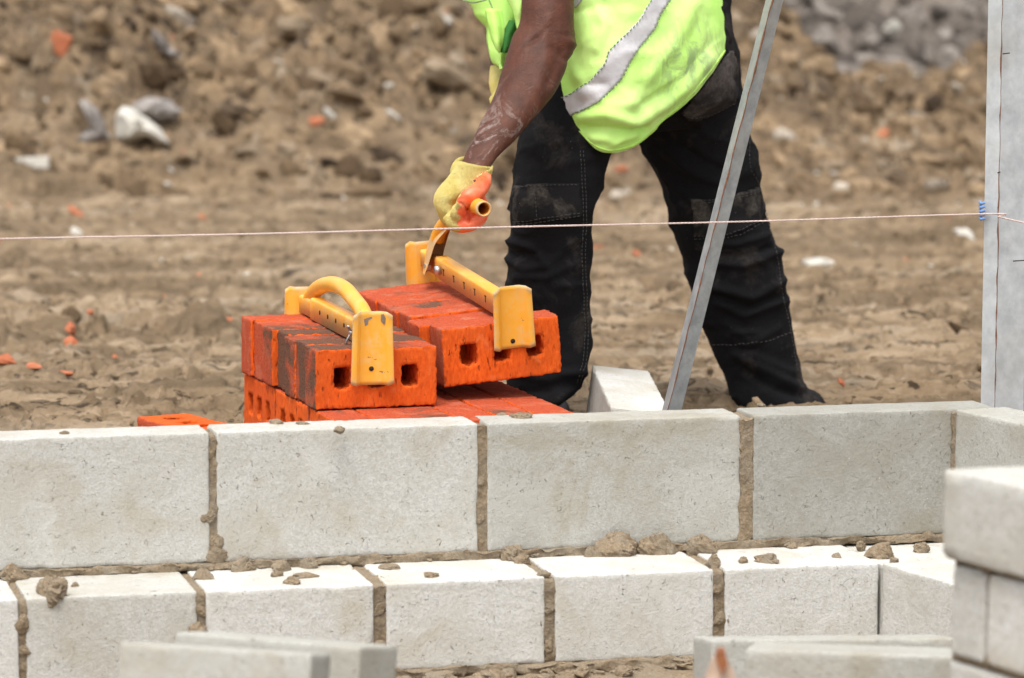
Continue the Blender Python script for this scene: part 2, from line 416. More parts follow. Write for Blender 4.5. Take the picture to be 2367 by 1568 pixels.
def mat_tape():
    m = M('silver_reflective_tape', .45, .5); n = m.noise(20, 5, .6); f = m.noise(60, 4, .7, 2.0)
    c = m.mix(m.ramp(n, [(.35, 0), (.68, 1)]), (.46, .45, .46), (.64, .63, .635)); c = m.mix(m.ramp(f, [(.62, 0), (.72, .45)]), c, (.22, .19, .17))
    m.col(c); m.bump(n, .003, .6); m.bump(f, .0015, .4); return m.m
MAT_TAPE = mat_tape()
def mat_cloth(name, a, b, dust, thr=.58, sheen=.0):
    m = M(name, .9, .1); n = m.noise(9, 5, .65, .5, m.fixed); f = m.noise(700, 2)
    c = m.mix(m.ramp(f, [(.3, 0), (.7, 1)]), a, b)
    d = m.math('MULTIPLY', m.ramp(n, [(thr, 0), (thr+.16, 1)]), m.ramp(m.noise(160, 4, .7), [(.3, .2), (.65, 1)]))
    c = m.mix(m.math('MULTIPLY', d, .5), c, dust)
    sp_ = m.math('MULTIPLY', m.ramp(m.voro(75, co=m.fixed), [(.03, 1), (.06, 0)]), m.ramp(m.noise(12, 2), [(.55, 0), (.6, .6)]))
    c = m.mix(sp_, c, (.4, .38, .36))
    m.col(c); m.bump(f, .0004, .6); m.bump(m.noise(60, 4, .55, .6, m.fixed), .003, .5); return m.m
MAT_TROUS = mat_cloth('black_work_trousers', (.0065, .0064, .0072), (.013, .0125, .014), (.105, .088, .075), .55)
MAT_PATCH = mat_cloth('dusty_knee_patch', (.009, .0088, .0095), (.018, .017, .0175), (.26, .225, .18), .47)
MAT_POCKET = mat_cloth('dusty_back_pocket', (.020, .018, .018), (.036, .033, .032), (.22, .19, .175), .46)
MAT_STITCH = simple('grey_stitching', (.075, .07, .066), .9)
MAT_SEAMV = simple('dark_vest_stitch', (.20, .28, .14), .9)
MAT_SHOE = simple('black_boot_leather', (.022, .022, .024), .4)
def mat_knit():
    m = M('yellow_knit_glove', .9, .15); x = m.scaled((1, 1, 1), m.fixed)
    w = nd(m.nt, 'ShaderNodeTexWave'); w.inputs['Scale'].default_value = 210; w.inputs['Distortion'].default_value = 2.5; w.inputs['Detail'].default_value = 2; m.l(m.fixed, w.inputs['Vector'])
    n = m.noise(30, 4); c = m.mix(m.ramp(n, [(.35, 0), (.7, 1)]), (.70, .56, .16), (.84, .73, .30))
    c = m.mix(m.ramp(w.outputs[0], [(.1, .3), (.5, 0)]), c, (.60, .47, .13))
    m.col(c); m.bump(w.outputs[0], .002, .8); m.bump(m.noise(300, 2), .0015, .9); return m.m
MAT_KNIT = mat_knit()
def mat_latex():
    m = M('orange_latex_palm', .42, .45); n = m.noise(38, 5, .6, .6)
    c = m.mix(m.ramp(n, [(.35, 0), (.65, 1)]), (.82, .105, .028), (.88, .22, .105))
    c = m.mix(m.ramp(m.noise(24, 4), [(.56, 0), (.72, .6)]), c, (.88, .38, .24)); m.col(c); m.bump(n, .002, .5); return m.m
MAT_LATEX = mat_latex()

# ------------------------------------------------------------------ the wall frame
TH = .237; ZT = .13
WU = Vector((math.cos(TH), math.sin(TH), 0)); WN = Vector((-math.sin(TH), math.cos(TH), 0)); WO = Vector((-.4968, 6.0, ZT))
def wall_s(x, y, d=0.0, h=0.0):
    """distance along the wall where the picture column x meets the line at offset d, height h"""
    lo, hi = -3.0, 4.0
    for _ in range(40):
        m = (lo+hi)/2; P = WO + WU*m + WN*d + Vector((0, 0, h)) - Vector((0, 0, HC))
        f = P.y*cp - P.z*sp
        if CX + FPX*P.x/f < x: lo = m
        else: hi = m
    return lo
def wp(s, d, h): return WO + WU*s + WN*d + Vector((0, 0, h))

# ------------------------------------------------------------------ ground
def smooth(t): t = np.clip(t, 0, 1); return t*t*(3-2*t)
SC = wall_s(2198, 946)      # where the return wall meets the inner face
PILE = at(980, 905, 6.5)
def height(X, Y, fine=True):
    X = np.asarray(X, float); Y = np.asarray(Y, float); Z0 = np.zeros_like(X)
    P = np.stack([X, Y, Z0], 1)
    h = .018*fbm(P*[1.3, 1.3, 1], 3, 3)
    h += .011*fbm(P*[2.2, 12, 1], 5, 11, .6)                                   # streaks of dragged mud
    rdg = 1-np.abs(fbm(P*[3.5, 7, 1]+.3*fbm(P*2, 2, 13)[:, None], 4, 14)); h += .018*(rdg**6 - .4)
    track = np.sin((Y - 8.6 + .10*X + .15*fbm(P*.5, 2, 5))*5.2)
    h += .022*fbm(P*[.4, 6.5, 1], 4, 17, .6)*smooth((13.4-Y)/.6)
    h += .018*track*smooth((Y-7.9)/.6)*(1-smooth((Y-12.4)/1.2))
    clod = np.clip(fbm(P*[11, 8, 1], 4, 21), 0, 1)
    h += .070*clod*(.10 + .85*np.exp(-((Y-9.2-.3*X)/.55)**2) + .5*smooth((Y-11.5)/2))
    h += .0095*fbm(P*[24, 30, 1], 4, 31, .6)
    h -= .034*smooth((fbm(P*[9, 7, 1], 4, 41)-.22)/.12)*(.4+.6*smooth(vnoise(P*2.1, 43)*2))
    h -= .020*smooth((fbm(P*[30, 20, 1], 3, 45)-.24)/.08)
    h += .006*smooth((fbm(P*[44, 30, 1], 2, 47)-.20)/.08)
    # spoil bank
    base = 13.2 + .35*fbm(P*.6, 2, 51) - .20*np.clip(-X, 0, 3) + .5*np.clip(X, 0, 3)
    t = np.clip(Y-base, 0, None)
    crest = np.where(X < .9, 1.7, 1.7 - 1.47*smooth((X-.75)/.55)) + .11*np.clip(X-1.4, 0, 3) + .10*fbm(P*1.1, 3, 61)
    bank = crest*(1-np.exp(-t*.62/np.maximum(crest, .1)))
    far = 16.4; t2 = np.clip(Y-far-.3*fbm(P*.8, 2, 71), 0, None)
    back = np.where(t2 > 0, 3.2*(1-np.exp(-t2*.22)), 0) - np.clip((Y-30)*.25, 0, 3.2)
    bank = bank*(1-smooth((Y-20)/10)); b = np.maximum(bank, back) + np.clip(bank+back-np.maximum(bank, back), 0, 1)*.0
    rough = smooth(t/.8)
    big = fbm(P*[2.6, 2.0, 1], 5, 81, .55)
    lump = smooth((fbm(P*[6.5, 5, 1], 4, 91)+.05)/.16); ld_ = smooth((fbm(P*[13, 10, 1], 4, 93)-.02)/.10)
    h += np.clip(b, 0, 9) + rough*(.24*big + .07*lump*(.6+vnoise(P*3.1, 97)) + .02*ld_ + .04*fbm(P*[19, 17, 1], 4, 95))
    h *= smooth((62-Y)/25)*.9+.1
    # flat bed beaten under the brick pile and round the boots
    dp = np.hypot((X-PILE.x), (Y-PILE.y)); k = np.exp(-(dp/.55)**4)
    h = h*(1-k) + .020*k
    # the dug-out inner side, lower than the outside ground
    q = (X-WO.x)*WN.x + (Y-WO.y)*WN.y
    ins = 1 - smooth((q - .02)/.06)
    hin = -.262 + .010*fbm(P*[9, 9, 1], 4, 101) + .014*np.clip(fbm(P*[24, 24, 1], 3, 111), 0, 1)
    near = smooth((q-.08)/.5)
    h = (h*(.12+.88*near))*(1-ins) + hin*ins
    return h
def axis(*seg):
    out = []
    for a, b, n in seg: out += list(np.linspace(a, b, n, endpoint=False))
    return np.array(out + [seg[-1][1]])
xs = axis((-900, -60, 8), (-60, -8, 26), (-8, -2.6, 120), (-2.6, 2.9, 760), (2.9, 8, 110), (8, 60, 26), (60, 900, 8))
ys = axis((-60, 2, 14), (2, 5.4, 60), (5.4, 7.6, 240), (7.6, 12, 330), (12, 17.5, 330), (17.5, 24, 120), (24, 70, 60), (70, 1500, 20))
XX, YY = np.meshgrid(xs, ys); ZZ = height(XX.ravel(), YY.ravel())
nx, ny = len(xs), len(ys)
V = np.stack([XX.ravel(), YY.ravel(), ZZ], 1)
ii = (np.arange(ny-1)[:, None]*nx + np.arange(nx-1)[None, :]).ravel()
Fq = np.stack([ii, ii+1, ii+nx+1, ii+nx], 1)
me = bpy.data.meshes.new('ground'); me.vertices.add(len(V)); me.vertices.foreach_set('co', V.ravel())
me.loops.add(Fq.size); me.loops.foreach_set('vertex_index', Fq.ravel().astype(np.int32))
me.polygons.add(len(Fq)); me.polygons.foreach_set('loop_start', np.arange(0, Fq.size, 4, dtype=np.int32))
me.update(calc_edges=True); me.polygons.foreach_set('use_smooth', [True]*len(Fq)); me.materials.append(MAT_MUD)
ground = tag(link('ground', me), 'churned brown clay mud rising to a spoil bank', None, None, 'structure')

# ---- stones
def rock_data(r, seed, sub=2, flat=(1, 1, .7), jag=.35):
    V, Fs = ball((0, 0, 0), 1, 10 if sub == 2 else 7, 7 if sub == 2 else 5)
    P = np.array([list(v) for v in V]); n = fbm(P*1.1+seed*5.3, 3, seed % 97)
    P = P*(1+jag*n)[:, None]
    for k in range(5):                      # knock flats off it
        rr = np.random.default_rng(seed*7+k); d = rr.normal(size=3); d /= np.linalg.norm(d); q = P@d; c = .55+.25*rr.random()
        P = P - np.outer(np.clip(q-c, 0, None), d)
    return P*r*np.array(flat), Fs
def stones(name, mat, n, xr, yr, rr, seed, label, dens=None, sink=-.1, pw=1.6, jag=.6):
    g = np.random.default_rng(seed); small = rr[1] < .05
    protos = [rock_data(1, seed+k, 1 if small else 2, (1, 1, 1), jag) for k in range(9)]
    Vs = []; Fs = []; sh = []; c = 0; X = g.uniform(*xr, n); Y = g.uniform(*yr, n); Z = height(X, Y)
    q = (X-WO.x)*WN.x + (Y-WO.y)*WN.y
    for x, y, z, qq in zip(X, Y, Z, q):
        if qq < .55 or (dens and g.random() > dens(x, y)): continue
        P, F = protos[g.integers(9)]; r = rr[0]*(rr[1]/rr[0])**(g.random()**pw)
        e = g.uniform(-.6, .6, 3); e[1] += .5; e[2] = g.uniform(0, 6.28)
        cx_, sx_ = np.cos(e), np.sin(e)
        Rz = np.array([[cx_[2], -sx_[2], 0], [sx_[2], cx_[2], 0], [0, 0, 1]]); Ry = np.array([[cx_[1], 0, sx_[1]], [0, 1, 0], [-sx_[1], 0, cx_[1]]]); Rx = np.array([[1, 0, 0], [0, cx_[0], -sx_[0]], [0, sx_[0], cx_[0]]])
        Q = (P*np.array([g.uniform(.8, 1.5), g.uniform(.6, 1), g.uniform(.45, .95)]))@(Ry@Rx@(np.eye(3) if g.random() < .5 else Rz)).T*r + [x, y, z+sink*r]
        Vs.append(Q); Fs += [tuple(i+c for i in f) for f in F]; c += len(Q); sh.append(np.full(len(Q), g.random()))
    me = new_mesh(name, np.vstack(Vs), Fs, mat, False); at_ = me.attributes.new('tone', 'FLOAT', 'POINT'); at_.data.foreach_set('value', np.concatenate(sh))
    return tag(link(name, me), label, None, None, 'stuff')
def mat_tone(name, a, b, d):
    m = M(name, .9, .2); t = nd(m.nt, 'ShaderNodeAttribute', attribute_name='tone').outputs['Fac']; n = m.noise(26, 4, .6, 0, m.fixed)
    c = m.mix(m.ramp(t, [(0, 0), (.55, .6), (.8, .75), (1, 1)]), a, b); c = m.mix(m.ramp(n, [(.35, .75), (.6, 0)]), c, d); m.col(c); m.bump(n, .01, .8); return m.m
MT_ROCK = mat_tone('bank_rubble', (.060, .038, .021), (.37, .265, .16), (.100, .066, .037))
MT_CLOD = mat_tone('mud_clods', (.075, .050, .028), (.33, .24, .15), (.14, .096, .056))
MT_PALE = mat_tone('bank_debris', (.19, .155, .115), (.52, .46, .38), (.26, .22, .175))
MT_DARK = mat_tone('dark_bank_clods', (.022, .015, .010), (.075, .05, .03), (.03, .02, .013))
MT_GREY = mat_tone('heap_stones', (.055, .046, .040), (.38, .34, .30), (.125, .105, .088))
stones('rubble', MT_ROCK, 6500, (-3.2, 3.2), (12.9, 16.8), (.013, .085), 5, 'brown rubble scattered over the spoil bank', None, -.25, 2.0)
stones('clods', MT_CLOD, 7000, (-2.6, 2.6), (7.0, 16.5), (.004, .024), 15, 'dark mud clods lying over the churned ground', lambda x, y: .5 if y < 8.6 else (.16 if 9.9 < y < 12.4 else 1), -.35)
stones('pale_gravel', MAT_WHITE, 500, (-3, 3), (8.6, 16.5), (.006, .030), 25, 'pale chips strewn over the mud and bank', lambda x, y: .9 if y > 12.5 else .25)
stones('pale_debris', MT_PALE, 260, (-3, 3), (13.0, 16.6), (.012, .065), 27, 'pale grey broken debris lying about the bank', None, -.1, 1.8)
stones('hollow_shade_clods', MT_DARK, 650, (-3, 3), (12.9, 16.8), (.015, .06), 29, 'dark clods standing in for shaded hollows between the rubble of the bank', None, -.3, 1.8)  # near-black tone paints the shade of hollows in the bank
stones('brick_crumbs', MAT_REDST, 200, (-3, 3), (7.4, 16.5), (.005, .026), 35, 'small crumbs of broken red brick on the mud')
stones('grey_heap_stones', MT_GREY, 3200, (.5, 4.5), (16.5, 20), (.02, .14), 45, 'grey stones covering the far grey heap', None, -.2, 1.6)

GBVH = BVHTree.FromPolygons([Vector(v) for v in V[(YY.ravel() < 26) & (YY.ravel() > 5) & (abs(XX.ravel()) < 6)]],
    (lambda keepv: [tuple(keepv[q]) for q in Fq if (keepv[q] >= 0).all()])(np.where((YY.ravel() < 26) & (YY.ravel() > 5) & (abs(XX.ravel()) < 6),
    np.cumsum((YY.ravel() < 26) & (YY.ravel() > 5) & (abs(XX.ravel()) < 6))-1, -1)))
def ground_at(x, y):
    h = GBVH.ray_cast(Vector((0, 0, HC)), ray(x, y).normalized()); return h[0] if h[0] else at(x, y, 14)
def lone_stone(x, y, w, hgt, mat, seed, label, cat='stone', name='stone', jag=.75, rot=0, box=False):
    P0 = ground_at(x, y+hgt*.45); d = P0.y; k = d/FPX; rx, rz = w*k/2, hgt*k/2
    if box: P, F = rbox_data(2, 1.0, 2, .25, .12, .02, seed); P = P + [-1, -.5, 1]
    else: P, F = rock_data(1, seed, 2, (1, 1, 1), jag)
    c, s = math.cos(rot), math.sin(rot)
    P = P*np.array([rx, (rx+rz)*.5, rz*1.15]); P = np.stack([P[:, 0]*c-P[:, 2]*s, P[:, 1], P[:, 0]*s+P[:, 2]*c], 1)
    o = link(name, new_mesh(name, P, F, mat, False)); o.location = P0 + Vector((0, 0, rz*.30)); return tag(o, label, cat)
def chunk(poly, mat, label, seed, deep=.10, name='stone', cat='stone'):
    """angular lump: outline, raised facets towards the viewer, real depth behind"""
    q = np.array(poly, float); cx_, cy_ = q.mean(0); P0 = ground_at(cx_, q[:, 1].max()-4); d = P0.y/ray(cx_, cy_).y - .02; g = random.Random(seed); V_ = []; n = len(q)
    for f, dd in ((1.0, .0), (.72, -deep*.45), (.30, -deep*.62), (1.0, deep*.5), (.7, deep)):
        for x, y in q: V_.append(at(cx_+(x-cx_)*f+g.uniform(-3, 3), cy_+(y-cy_)*f+g.uniform(-3, 3)-(1-f)*8, d+dd+g.uniform(-.012, .012)))
    F_ = []
    for a, b in ((1, 0), (2, 1), (0, 3), (3, 4)):
        for k in range(n): F_.append((a*n+k, a*n+(k+1) % n, b*n+(k+1) % n, b*n+k))
    F_ += [tuple(2*n+k for k in reversed(range(n))), tuple(4*n+k for k in range(n))]
    return tag(link(name, new_mesh(name, V_, F_, mat, False)), label, cat)
chunk([(268, 318), (268, 262), (284, 246), (306, 250), (336, 272), (372, 298), (396, 334), (372, 332), (340, 318), (318, 322), (290, 326)], MAT_WHITE, 'large jagged white chunk of rubble on the bank', 3)
chunk([(300, 262), (308, 238), (345, 224), (392, 232), (418, 258), (408, 276), (372, 284), (340, 270)], MAT_GREYST, 'rounded grey boulder just above the large white chunk', 43)
chunk([(352, 66), (372, 80), (402, 112), (420, 134), (400, 138), (372, 118), (350, 90)], MAT_GREYST, 'pale splinter of stone pointing down the upper bank', 47, .05)
chunk([(184, 238), (200, 228), (226, 256), (240, 290), (252, 318), (232, 330), (196, 334), (180, 322), (214, 300)], MAT_GREYST, 'bent grey slab beside the large white chunk', 48, .06)
chunk([(496, 246), (520, 238), (566, 246), (600, 262), (590, 274), (540, 272)], MAT_DARKST, 'black hollow lump in the middle of the bank', 49, .04)
chunk([(976, 150), (1004, 130), (1040, 146), (1078, 168), (1090, 200), (1050, 212), (1010, 196), (980, 182)], MAT_ROCK, 'broad tan boulder behind the bare forearm', 50)
chunk([(636, 60), (642, 40), (700, 38), (712, 66), (706, 92), (640, 88)], MAT_ROCK, 'squarish tan stone near the top of the bank', 51)
lone_stone(75, 370, 78, 24, MAT_WHITE, 5, 'flat white scrap of plasterboard lying in the mud', 'scrap', 'scrap', box=True, rot=.05)
lone_stone(138, 88, 46, 44, MAT_REDST, 6, 'broken red brick half buried high on the bank', 'brick', 'broken_brick', box=True, rot=-.4)
lone_stone(728, 274, 44, 20, MAT_REDST, 7, 'vivid red brick chip midway on the bank', 'brick', 'broken_brick')
lone_stone(1028, 40, 38, 28, MAT_WHITE, 8, 'small round white stone beside the hanging vest', 'stone')
lone_stone(664, 334, 54, 40, MAT_ROCK, 11, 'cluster stone of pale tan below the red chip')
lone_stone(566, 345, 66, 26, MAT_ROCK, 12, 'long low tan stone at the foot of the bank')
lone_stone(2034, 305, 58, 34, MAT_REDST, 13, 'salmon pink brick shard on the brown mound', 'brick', 'broken_brick', rot=.4)
lone_stone(2228, 332, 34, 24, MAT_WHITE, 14, 'small cream stone close to the steel post')
lone_stone(1436, 388, 40, 18, MAT_REDST, 16, 'flat red brick chip seen between the legs', 'brick', 'broken_brick')
lone_stone(1885, 600, 90, 22, MAT_WHITE, 17, 'flat cream stone pressed into the mud beyond the trailing leg')
lone_stone(1930, 372, 66, 46, MAT_ROCK, 18, 'grey brown lump at the foot of the brown mound')
chunk([(2022, 70), (2040, 50), (2072, 48), (2092, 70), (2080, 92), (2036, 90)], MAT_WHITE, 'pale boulder on the far grey heap', 19)
lone_stone(1700, 55, 60, 90, MAT_ROCK, 20, 'tall ochre boulder beyond the worker back')
lone_stone(2105, 215, 60, 36, MAT_CLOD, 22, 'dark overhanging lump on the brown mound')
lone_stone(178, 902, 34, 16, MAT_DARKST, 23, 'dark wet clod in front mud beside the loose brick')
lone_stone(268, 922, 40, 16, MAT_DARKST, 24, 'flat dark clod nearest the loose brick')
lone_stone(95, 925, 60, 12, MAT_DARKST, 26, 'long low dark clod nearest the frame edge', 'stone')
for k, (x, y, w, h) in enumerate([(14, 828, 64, 24), (78, 842, 44, 16), (150, 860, 46, 12)]):
    lone_stone(x, y, w, h, MAT_REDST, 60+k, ['largest crushed red brick smear in the open mud', 'middle red brick fragment of the crushed trail', 'last flat red brick flake of the crushed trail'][k], 'brick', 'broken_brick')

# ------------------------------------------------------------------ block wall
wall = empty('block_wall', wp(0, 0, -.37), 'grey concrete block wall of tall blocks on a wider course of small blocks', 'wall')
LOWT = -.227; LOWH = .142; DL = .19
def wall_block(s0, s1, d0, T, top, H, mat, seed, dz=0.0, tiltn=0.0, chip=.004):
    me = block_mesh('concrete_block', s1-s0, T, H, mat, seed, cell=.009, r=.0035, wob=.0007, chip=chip)
    o = link('concrete_block', me); U = WU.copy(); U.z = dz/(s1-s0)
    place(o, wp(s0, d0, top), U, WN + Vector((0, 0, tiltn))); keep(o, wall); return o
up = [(-260, 483, MAT_BLOCK, 0, 0), (500, 1105, MAT_BLOCK, 0, .001), (1127, 1713, MAT_BLOCK_M, 0, 0), (1741, 2300, MAT_BLOCK_D, 0, -.001)]
joints_up = []
for k, (a, b, m, dz, off) in enumerate(up):
    s0, s1 = wall_s(a, 0), wall_s(b, 0)
    wall_block(s0, s1, off, .1, 0, .215, m, 10+k, dz)
    joints_up.append((s0, s1))
low = [(-380, 42), (60, 456), (476, 863), (893, 1260), (1284, 1650), (1677, 2032)]
low_s = []
for k, (a, b) in enumerate(low):
    s0, s1 = wall_s(a, 0, -DL, LOWT), wall_s(b, 0, -DL, LOWT)
    wall_block(s0, s1, -DL + (.0, .002, -.002, .001, 0, .001)[k], .30, LOWT, LOWH, MAT_BLOCK_W if k != 1 else MAT_BLOCK, 30+k); low_s.append((s0, s1))
s0_ = wall_s(2040, 0, -DL, LOWT); wall_block(s0_, s0_+.40, -DL+.004, .30, LOWT-.004, LOWH, MAT_BLOCK_W, 38)
def mortar_piece(O, U, N, L, T, H, seed, wob=.004, cell=.007):
    me = block_mesh('mortar_joint', L, T, H, MAT_MORTAR, seed, cell=cell, r=.002, wob=wob); o = link('mortar_joint', me); place(o, O, U, N); keep(o, wall); return o
for k in range(3):
    a, b = joints_up[k][1], joints_up[k+1][0]; mortar_piece(wp(a-.003, (.003, .004, -.001)[k], -.006), WU, WN, b-a+.006, .09, .212, 50+k, .004, .004)
for k in range(5):
    a, b = low_s[k][1], low_s[k+1][0]; mortar_piece(wp(a-.003, -DL+.004, LOWT-.004), WU, WN, b-a+.006, .28, .14, 60+k, .0045, .004)
s0, s1 = low_s[0][0], low_s[-1][1]+.3
mortar_piece(wp(s0, -.004, -.2135), WU, WN, s1-s0+.02, .10, .0145, 70, .0045, .008)      # bed under the tall course
# bedding under the low course, on the strip footing
mortar_piece(wp(s0, -DL-.012, LOWT-LOWH+.001), WU, WN, s1-s0, .31, .016, 71, .007, .009)
# return wall running towards the camera at the far corner
RA = .45; RU = Vector((math.sin(RA), -math.cos(RA), 0)); RN = Vector((math.cos(RA), math.sin(RA), 0))
corner = wp(SC, -.002, 0)
for k in range(3):
    P, Fs = rbox_data(.435, .10, .215, .009, .0035, .0007, 80+k, .004)
    o = link('concrete_block', new_mesh('concrete_block', P, Fs, MAT_BLOCK_M)); place(o, corner + RU*(.012+.447*k), RU, RN); keep(o, wall)
    P, Fs = rbox_data(.285, .30, LOWH, .009, .0035, .0007, 90+k, .004)
    cl = wp(wall_s(2036, 0, -DL, LOWT), -DL, LOWT)
    o = link('concrete_block', new_mesh("concrete_block", P, Fs, MAT_BLOCK_W)); place(o, cl + RU*(.004+.297*k), RU, RN); keep(o, wall)
mortar_piece(corner + Vector((0, 0, -.004)) - RU*.001, RU, RN, .018, .09, .21, 88, .004, .005)
mortar_piece(corner + RU*.01 + Vector((0, 0, -.2135)), RU, RN, 1.3, .10, .0145, 89, .004, .008)

def splat(P, r, seed, mat=MAT_MORTAR, flat=.55, name='mortar_lump', N=(0, 0, 1), par=None, jag=.75):
    V0, F0 = ball((0, 0, 0), 1, 30, 20); Q = np.array([list(v) for v in V0]); sd_ = seed*3.1
    k = 1 + .42*fbm(Q*1.3+sd_, 2, seed) + .34*(np.abs(fbm(Q*3.2+sd_, 3, seed+3))-.15) + .16*fbm(Q*9+sd_, 3, seed+6)
    for j in range(6):                      # broken faces
        g = np.random.default_rng(seed*11+j); d = g.normal(size=3); d /= np.linalg.norm(d); q = (Q*k[:, None])@d; k = k - np.clip(q-.62-.2*g.random(), 0, None)*.8
    Q = Q*k[:, None]*np.array([1.1, .75, flat])*r
    o = link(name, new_mesh(name, Q, F0, mat, False)); z = Vector(N).normalized()
    o.matrix_world = Matrix.Translation(P) @ z.to_track_quat('Z', 'Y').to_matrix().to_4x4() @ Matrix.Rotation(seed*1.3, 4, 'Z')
    keep(o, par or wall); return o
# lumps of squeezed-out mortar: (x, y, offset d, height h, size)
def on_low(x, y):     # ledge of the low course
    r = at_z(x, y, ZT+LOWT); return r
for k, (x, y, r, fl) in enumerate([(120, 1376, .026, .75), (30, 1336, .020, .8), (108, 1360, .018, .35), (470, 1338, .014, .8), (652, 1318, .020, .35), (709, 1309, .017, .45),
        (640, 1332, .011, .3), (676, 1348, .015, .22), (705, 1334, .018, .14), (995, 1332, .016, .12), (900, 1314, .016, .16), (548, 1308, .020, .6), (575, 1316, .010, .8),
        (1405, 1272, .030, .7), (1440, 1282, .020, .6), (1505, 1273, .026, .75), (1545, 1278, .016, .7), (1602, 1266, .024, .7), (1370, 1280, .016, .5), (1180, 1290, .022, .7), (1205, 1302, .012, .6),
        (1648, 1306, .014, .7), (1775, 1300, .017, .35), (1718, 1301, .009, .5), (1935, 1289, .008, .6), (2038, 1284, .021, .55), (2068, 1299, .008, .6), (2130, 1272, .012, .5), (1990, 1268, .010, .4),
        (455, 1442, .019, .9), (174, 1356, .006, .5), (1830, 1266, .012, .3), (1255, 1330, .010, .4)]):
    if y > 1400: P = wp(wall_s(x, 0, -DL, -.33), -DL, -.30)
    else:
        P = on_low(x, y); dq = (P-WO).dot(WN)
        if dq > -.012: P = P - WN*(dq+.012)      # squeezed out in front of the face, not behind it
        if 1340 < x < 1640 or x == 1180: r *= 1.05
    splat(P + Vector((0, 0, r*.12)), r*1.12, 200+k, flat=min(.9, fl*1.7+.1))
for k, (x, y, r) in enumerate([(640, 979, .018), (700, 981, .012), (785, 995, .014), (1208, 966, .018), (1160, 960, .010), (1185, 962, .008), (150, 1003, .010), (1760, 938, .010)]):
    splat(at_z(x, y, ZT), r*.9, 260+k, flat=.5)
for k, (x, y, dd, hh, r) in enumerate([(482, 1190, 0, -.14, .015), (500, 1255, 0, -.185, .016), (497, 1296, 0, -.205, .022), (1112, 1215, 0, -.16, .009), (1112, 1120, 0, -.1, .008), (1722, 1000, 0, -.03, .010),
        (1725, 1100, 0, -.10, .009), (1728, 1180, 0, -.16, .011), (50, 1420, -DL, -.27, .018), (55, 1480, -DL, -.31, .010), (876, 1400, -DL, -.27, .011), (880, 1470, -DL, -.33, .013),
        (1272, 1400, -DL, -.28, .010), (1270, 1490, -DL, -.34, .012), (1660, 1370, -DL, -.26, .010), (1662, 1430, -DL, -.31, .012), (466, 1390, -DL, -.26, .010)]):
    s = wall_s(x, 0, dd, hh); splat(wp(s, dd+.003, hh), r, 300+k, flat=.35, N=-WN)
for k in range(14):      # ragged crumbs along the foot of the tall course and of the low course
    s = low_s[0][1] + .05 + k*.14 + random.uniform(-.06, .06)
    splat(wp(s, -.004, LOWT+.003), random.uniform(.005, .010), 340+k, flat=.4)
for k in range(40):
    s = low_s[2][1] - .1 + k*.022 + random.uniform(-.02, .02); dd = -DL - random.uniform(.0, .07)
    splat(wp(s, dd, LOWT-LOWH-.012 + random.uniform(-.004, .003)), random.uniform(.008, .024), 380+k, flat=.55)
# strip footing that carries the wall
me = block_mesh('strip_footing', s1-s0+.2, .72, .10, MAT_MORTAR, 95, cell=.014, r=.004, wob=.006)
o = link('strip_footing', me); place(o, wp(s0-.1, -DL-.22, LOWT-LOWH-.015), WU, WN); keep(o, wall)

# ------------------------------------------------------------------ loose blocks
def block_px(L, R, H, T, mat, seed, label, lean=0.0, name='concrete_block', group=None, ext=0.0, yaw=None, r=.004):
    P, Q = at(*L), at(*R); U = (Q-P).normalized(); N = Vector((0, 0, 1)).cross(U).normalized()
    W = U.cross(N); N2 = (N*math.cos(lean) - W*math.sin(lean))
    o = link(name, block_mesh(name, (Q-P).length+ext, T, H, mat, seed, cell=.01, r=r, wob=.0007, chip=.004)); place(o, P, U, N2)
    return tag(o, label, 'concrete block', group)
# heap of blocks close to the lens, lower corners
block_px((404, 1461, 5.02), (832, 1496, 4.88), .215, .10, MAT_BLOCK_M, 401, 'out of focus pale block leaning behind the nearest grey one', .15)
block_px((276, 1484, 4.72), (722, 1512, 4.67), .215, .10, MAT_BLOCK_M, 402, 'out of focus plain grey block nearest the camera below the low course', .185)
block_px((1722, 1501, 5.12), (2175, 1517, 5.06), .215, .10, MAT_BLOCK_M, 403, 'out of focus block with bright top edge beside the pillar foot', .07, ext=.1)
block_px((1645, 1480, 5.38), (2060, 1476, 5.44), .215, .10, MAT_BLOCK_M, 404, 'grey block standing just behind the bright edged block', .13, ext=.1)
pil = empty('block_pillar', at(2260, 1568, 5.2), 'blurred pillar of stacked pale blocks close to the camera', 'pillar')
PA = Vector((math.sin(.49), -math.cos(.49), 0)); PN = Vector((math.cos(.49), math.sin(.49), 0))
p0 = at(2180, 1084, 4.78)
def pblock(O, L, T, H, mat, seed):
    o = link('concrete_block', block_mesh('concrete_block', L, T, H, mat, seed, cell=.01, r=.006, wob=.0012, chip=.012)); place(o, O, PA, PN); keep(o, pil); return o
PN = (PN + Vector((0, 0, -.03))).normalized()
pblock(p0, .27, .27, .115, MAT_BLOCK, 420)
pblock(p0 + PA*.006 + PN*.012 - Vector((0, 0, .124)), .074, .26, .117, MAT_BLOCK, 421)
pblock(p0 + PA*.088 + PN*.010 - Vector((0, 0, .124)), .22, .26, .117, MAT_BLOCK_W, 422)
for k in range(4): pblock(p0 + PA*.004*(k % 2) + PN*.012 - Vector((0, 0, .250+.126*k)), .27, .26, .117, MAT_BLOCK_W if k % 2 else MAT_BLOCK, 423+k)
for k, (a, z, hh, ww) in enumerate([(.002, -.114, .010, .27), (.078, -.124, .117, .012), (.002, -.240, .010, .27), (.002, -.366, .010, .27)]):
    o = link('mortar_joint', block_mesh('mortar_joint', ww, .25, hh, MAT_MORTAR, 430+k, cell=.008, r=.002, wob=.004)); place(o, p0 + PA*a + PN*.018 + Vector((0, 0, z)), PA, PN); keep(o, pil)
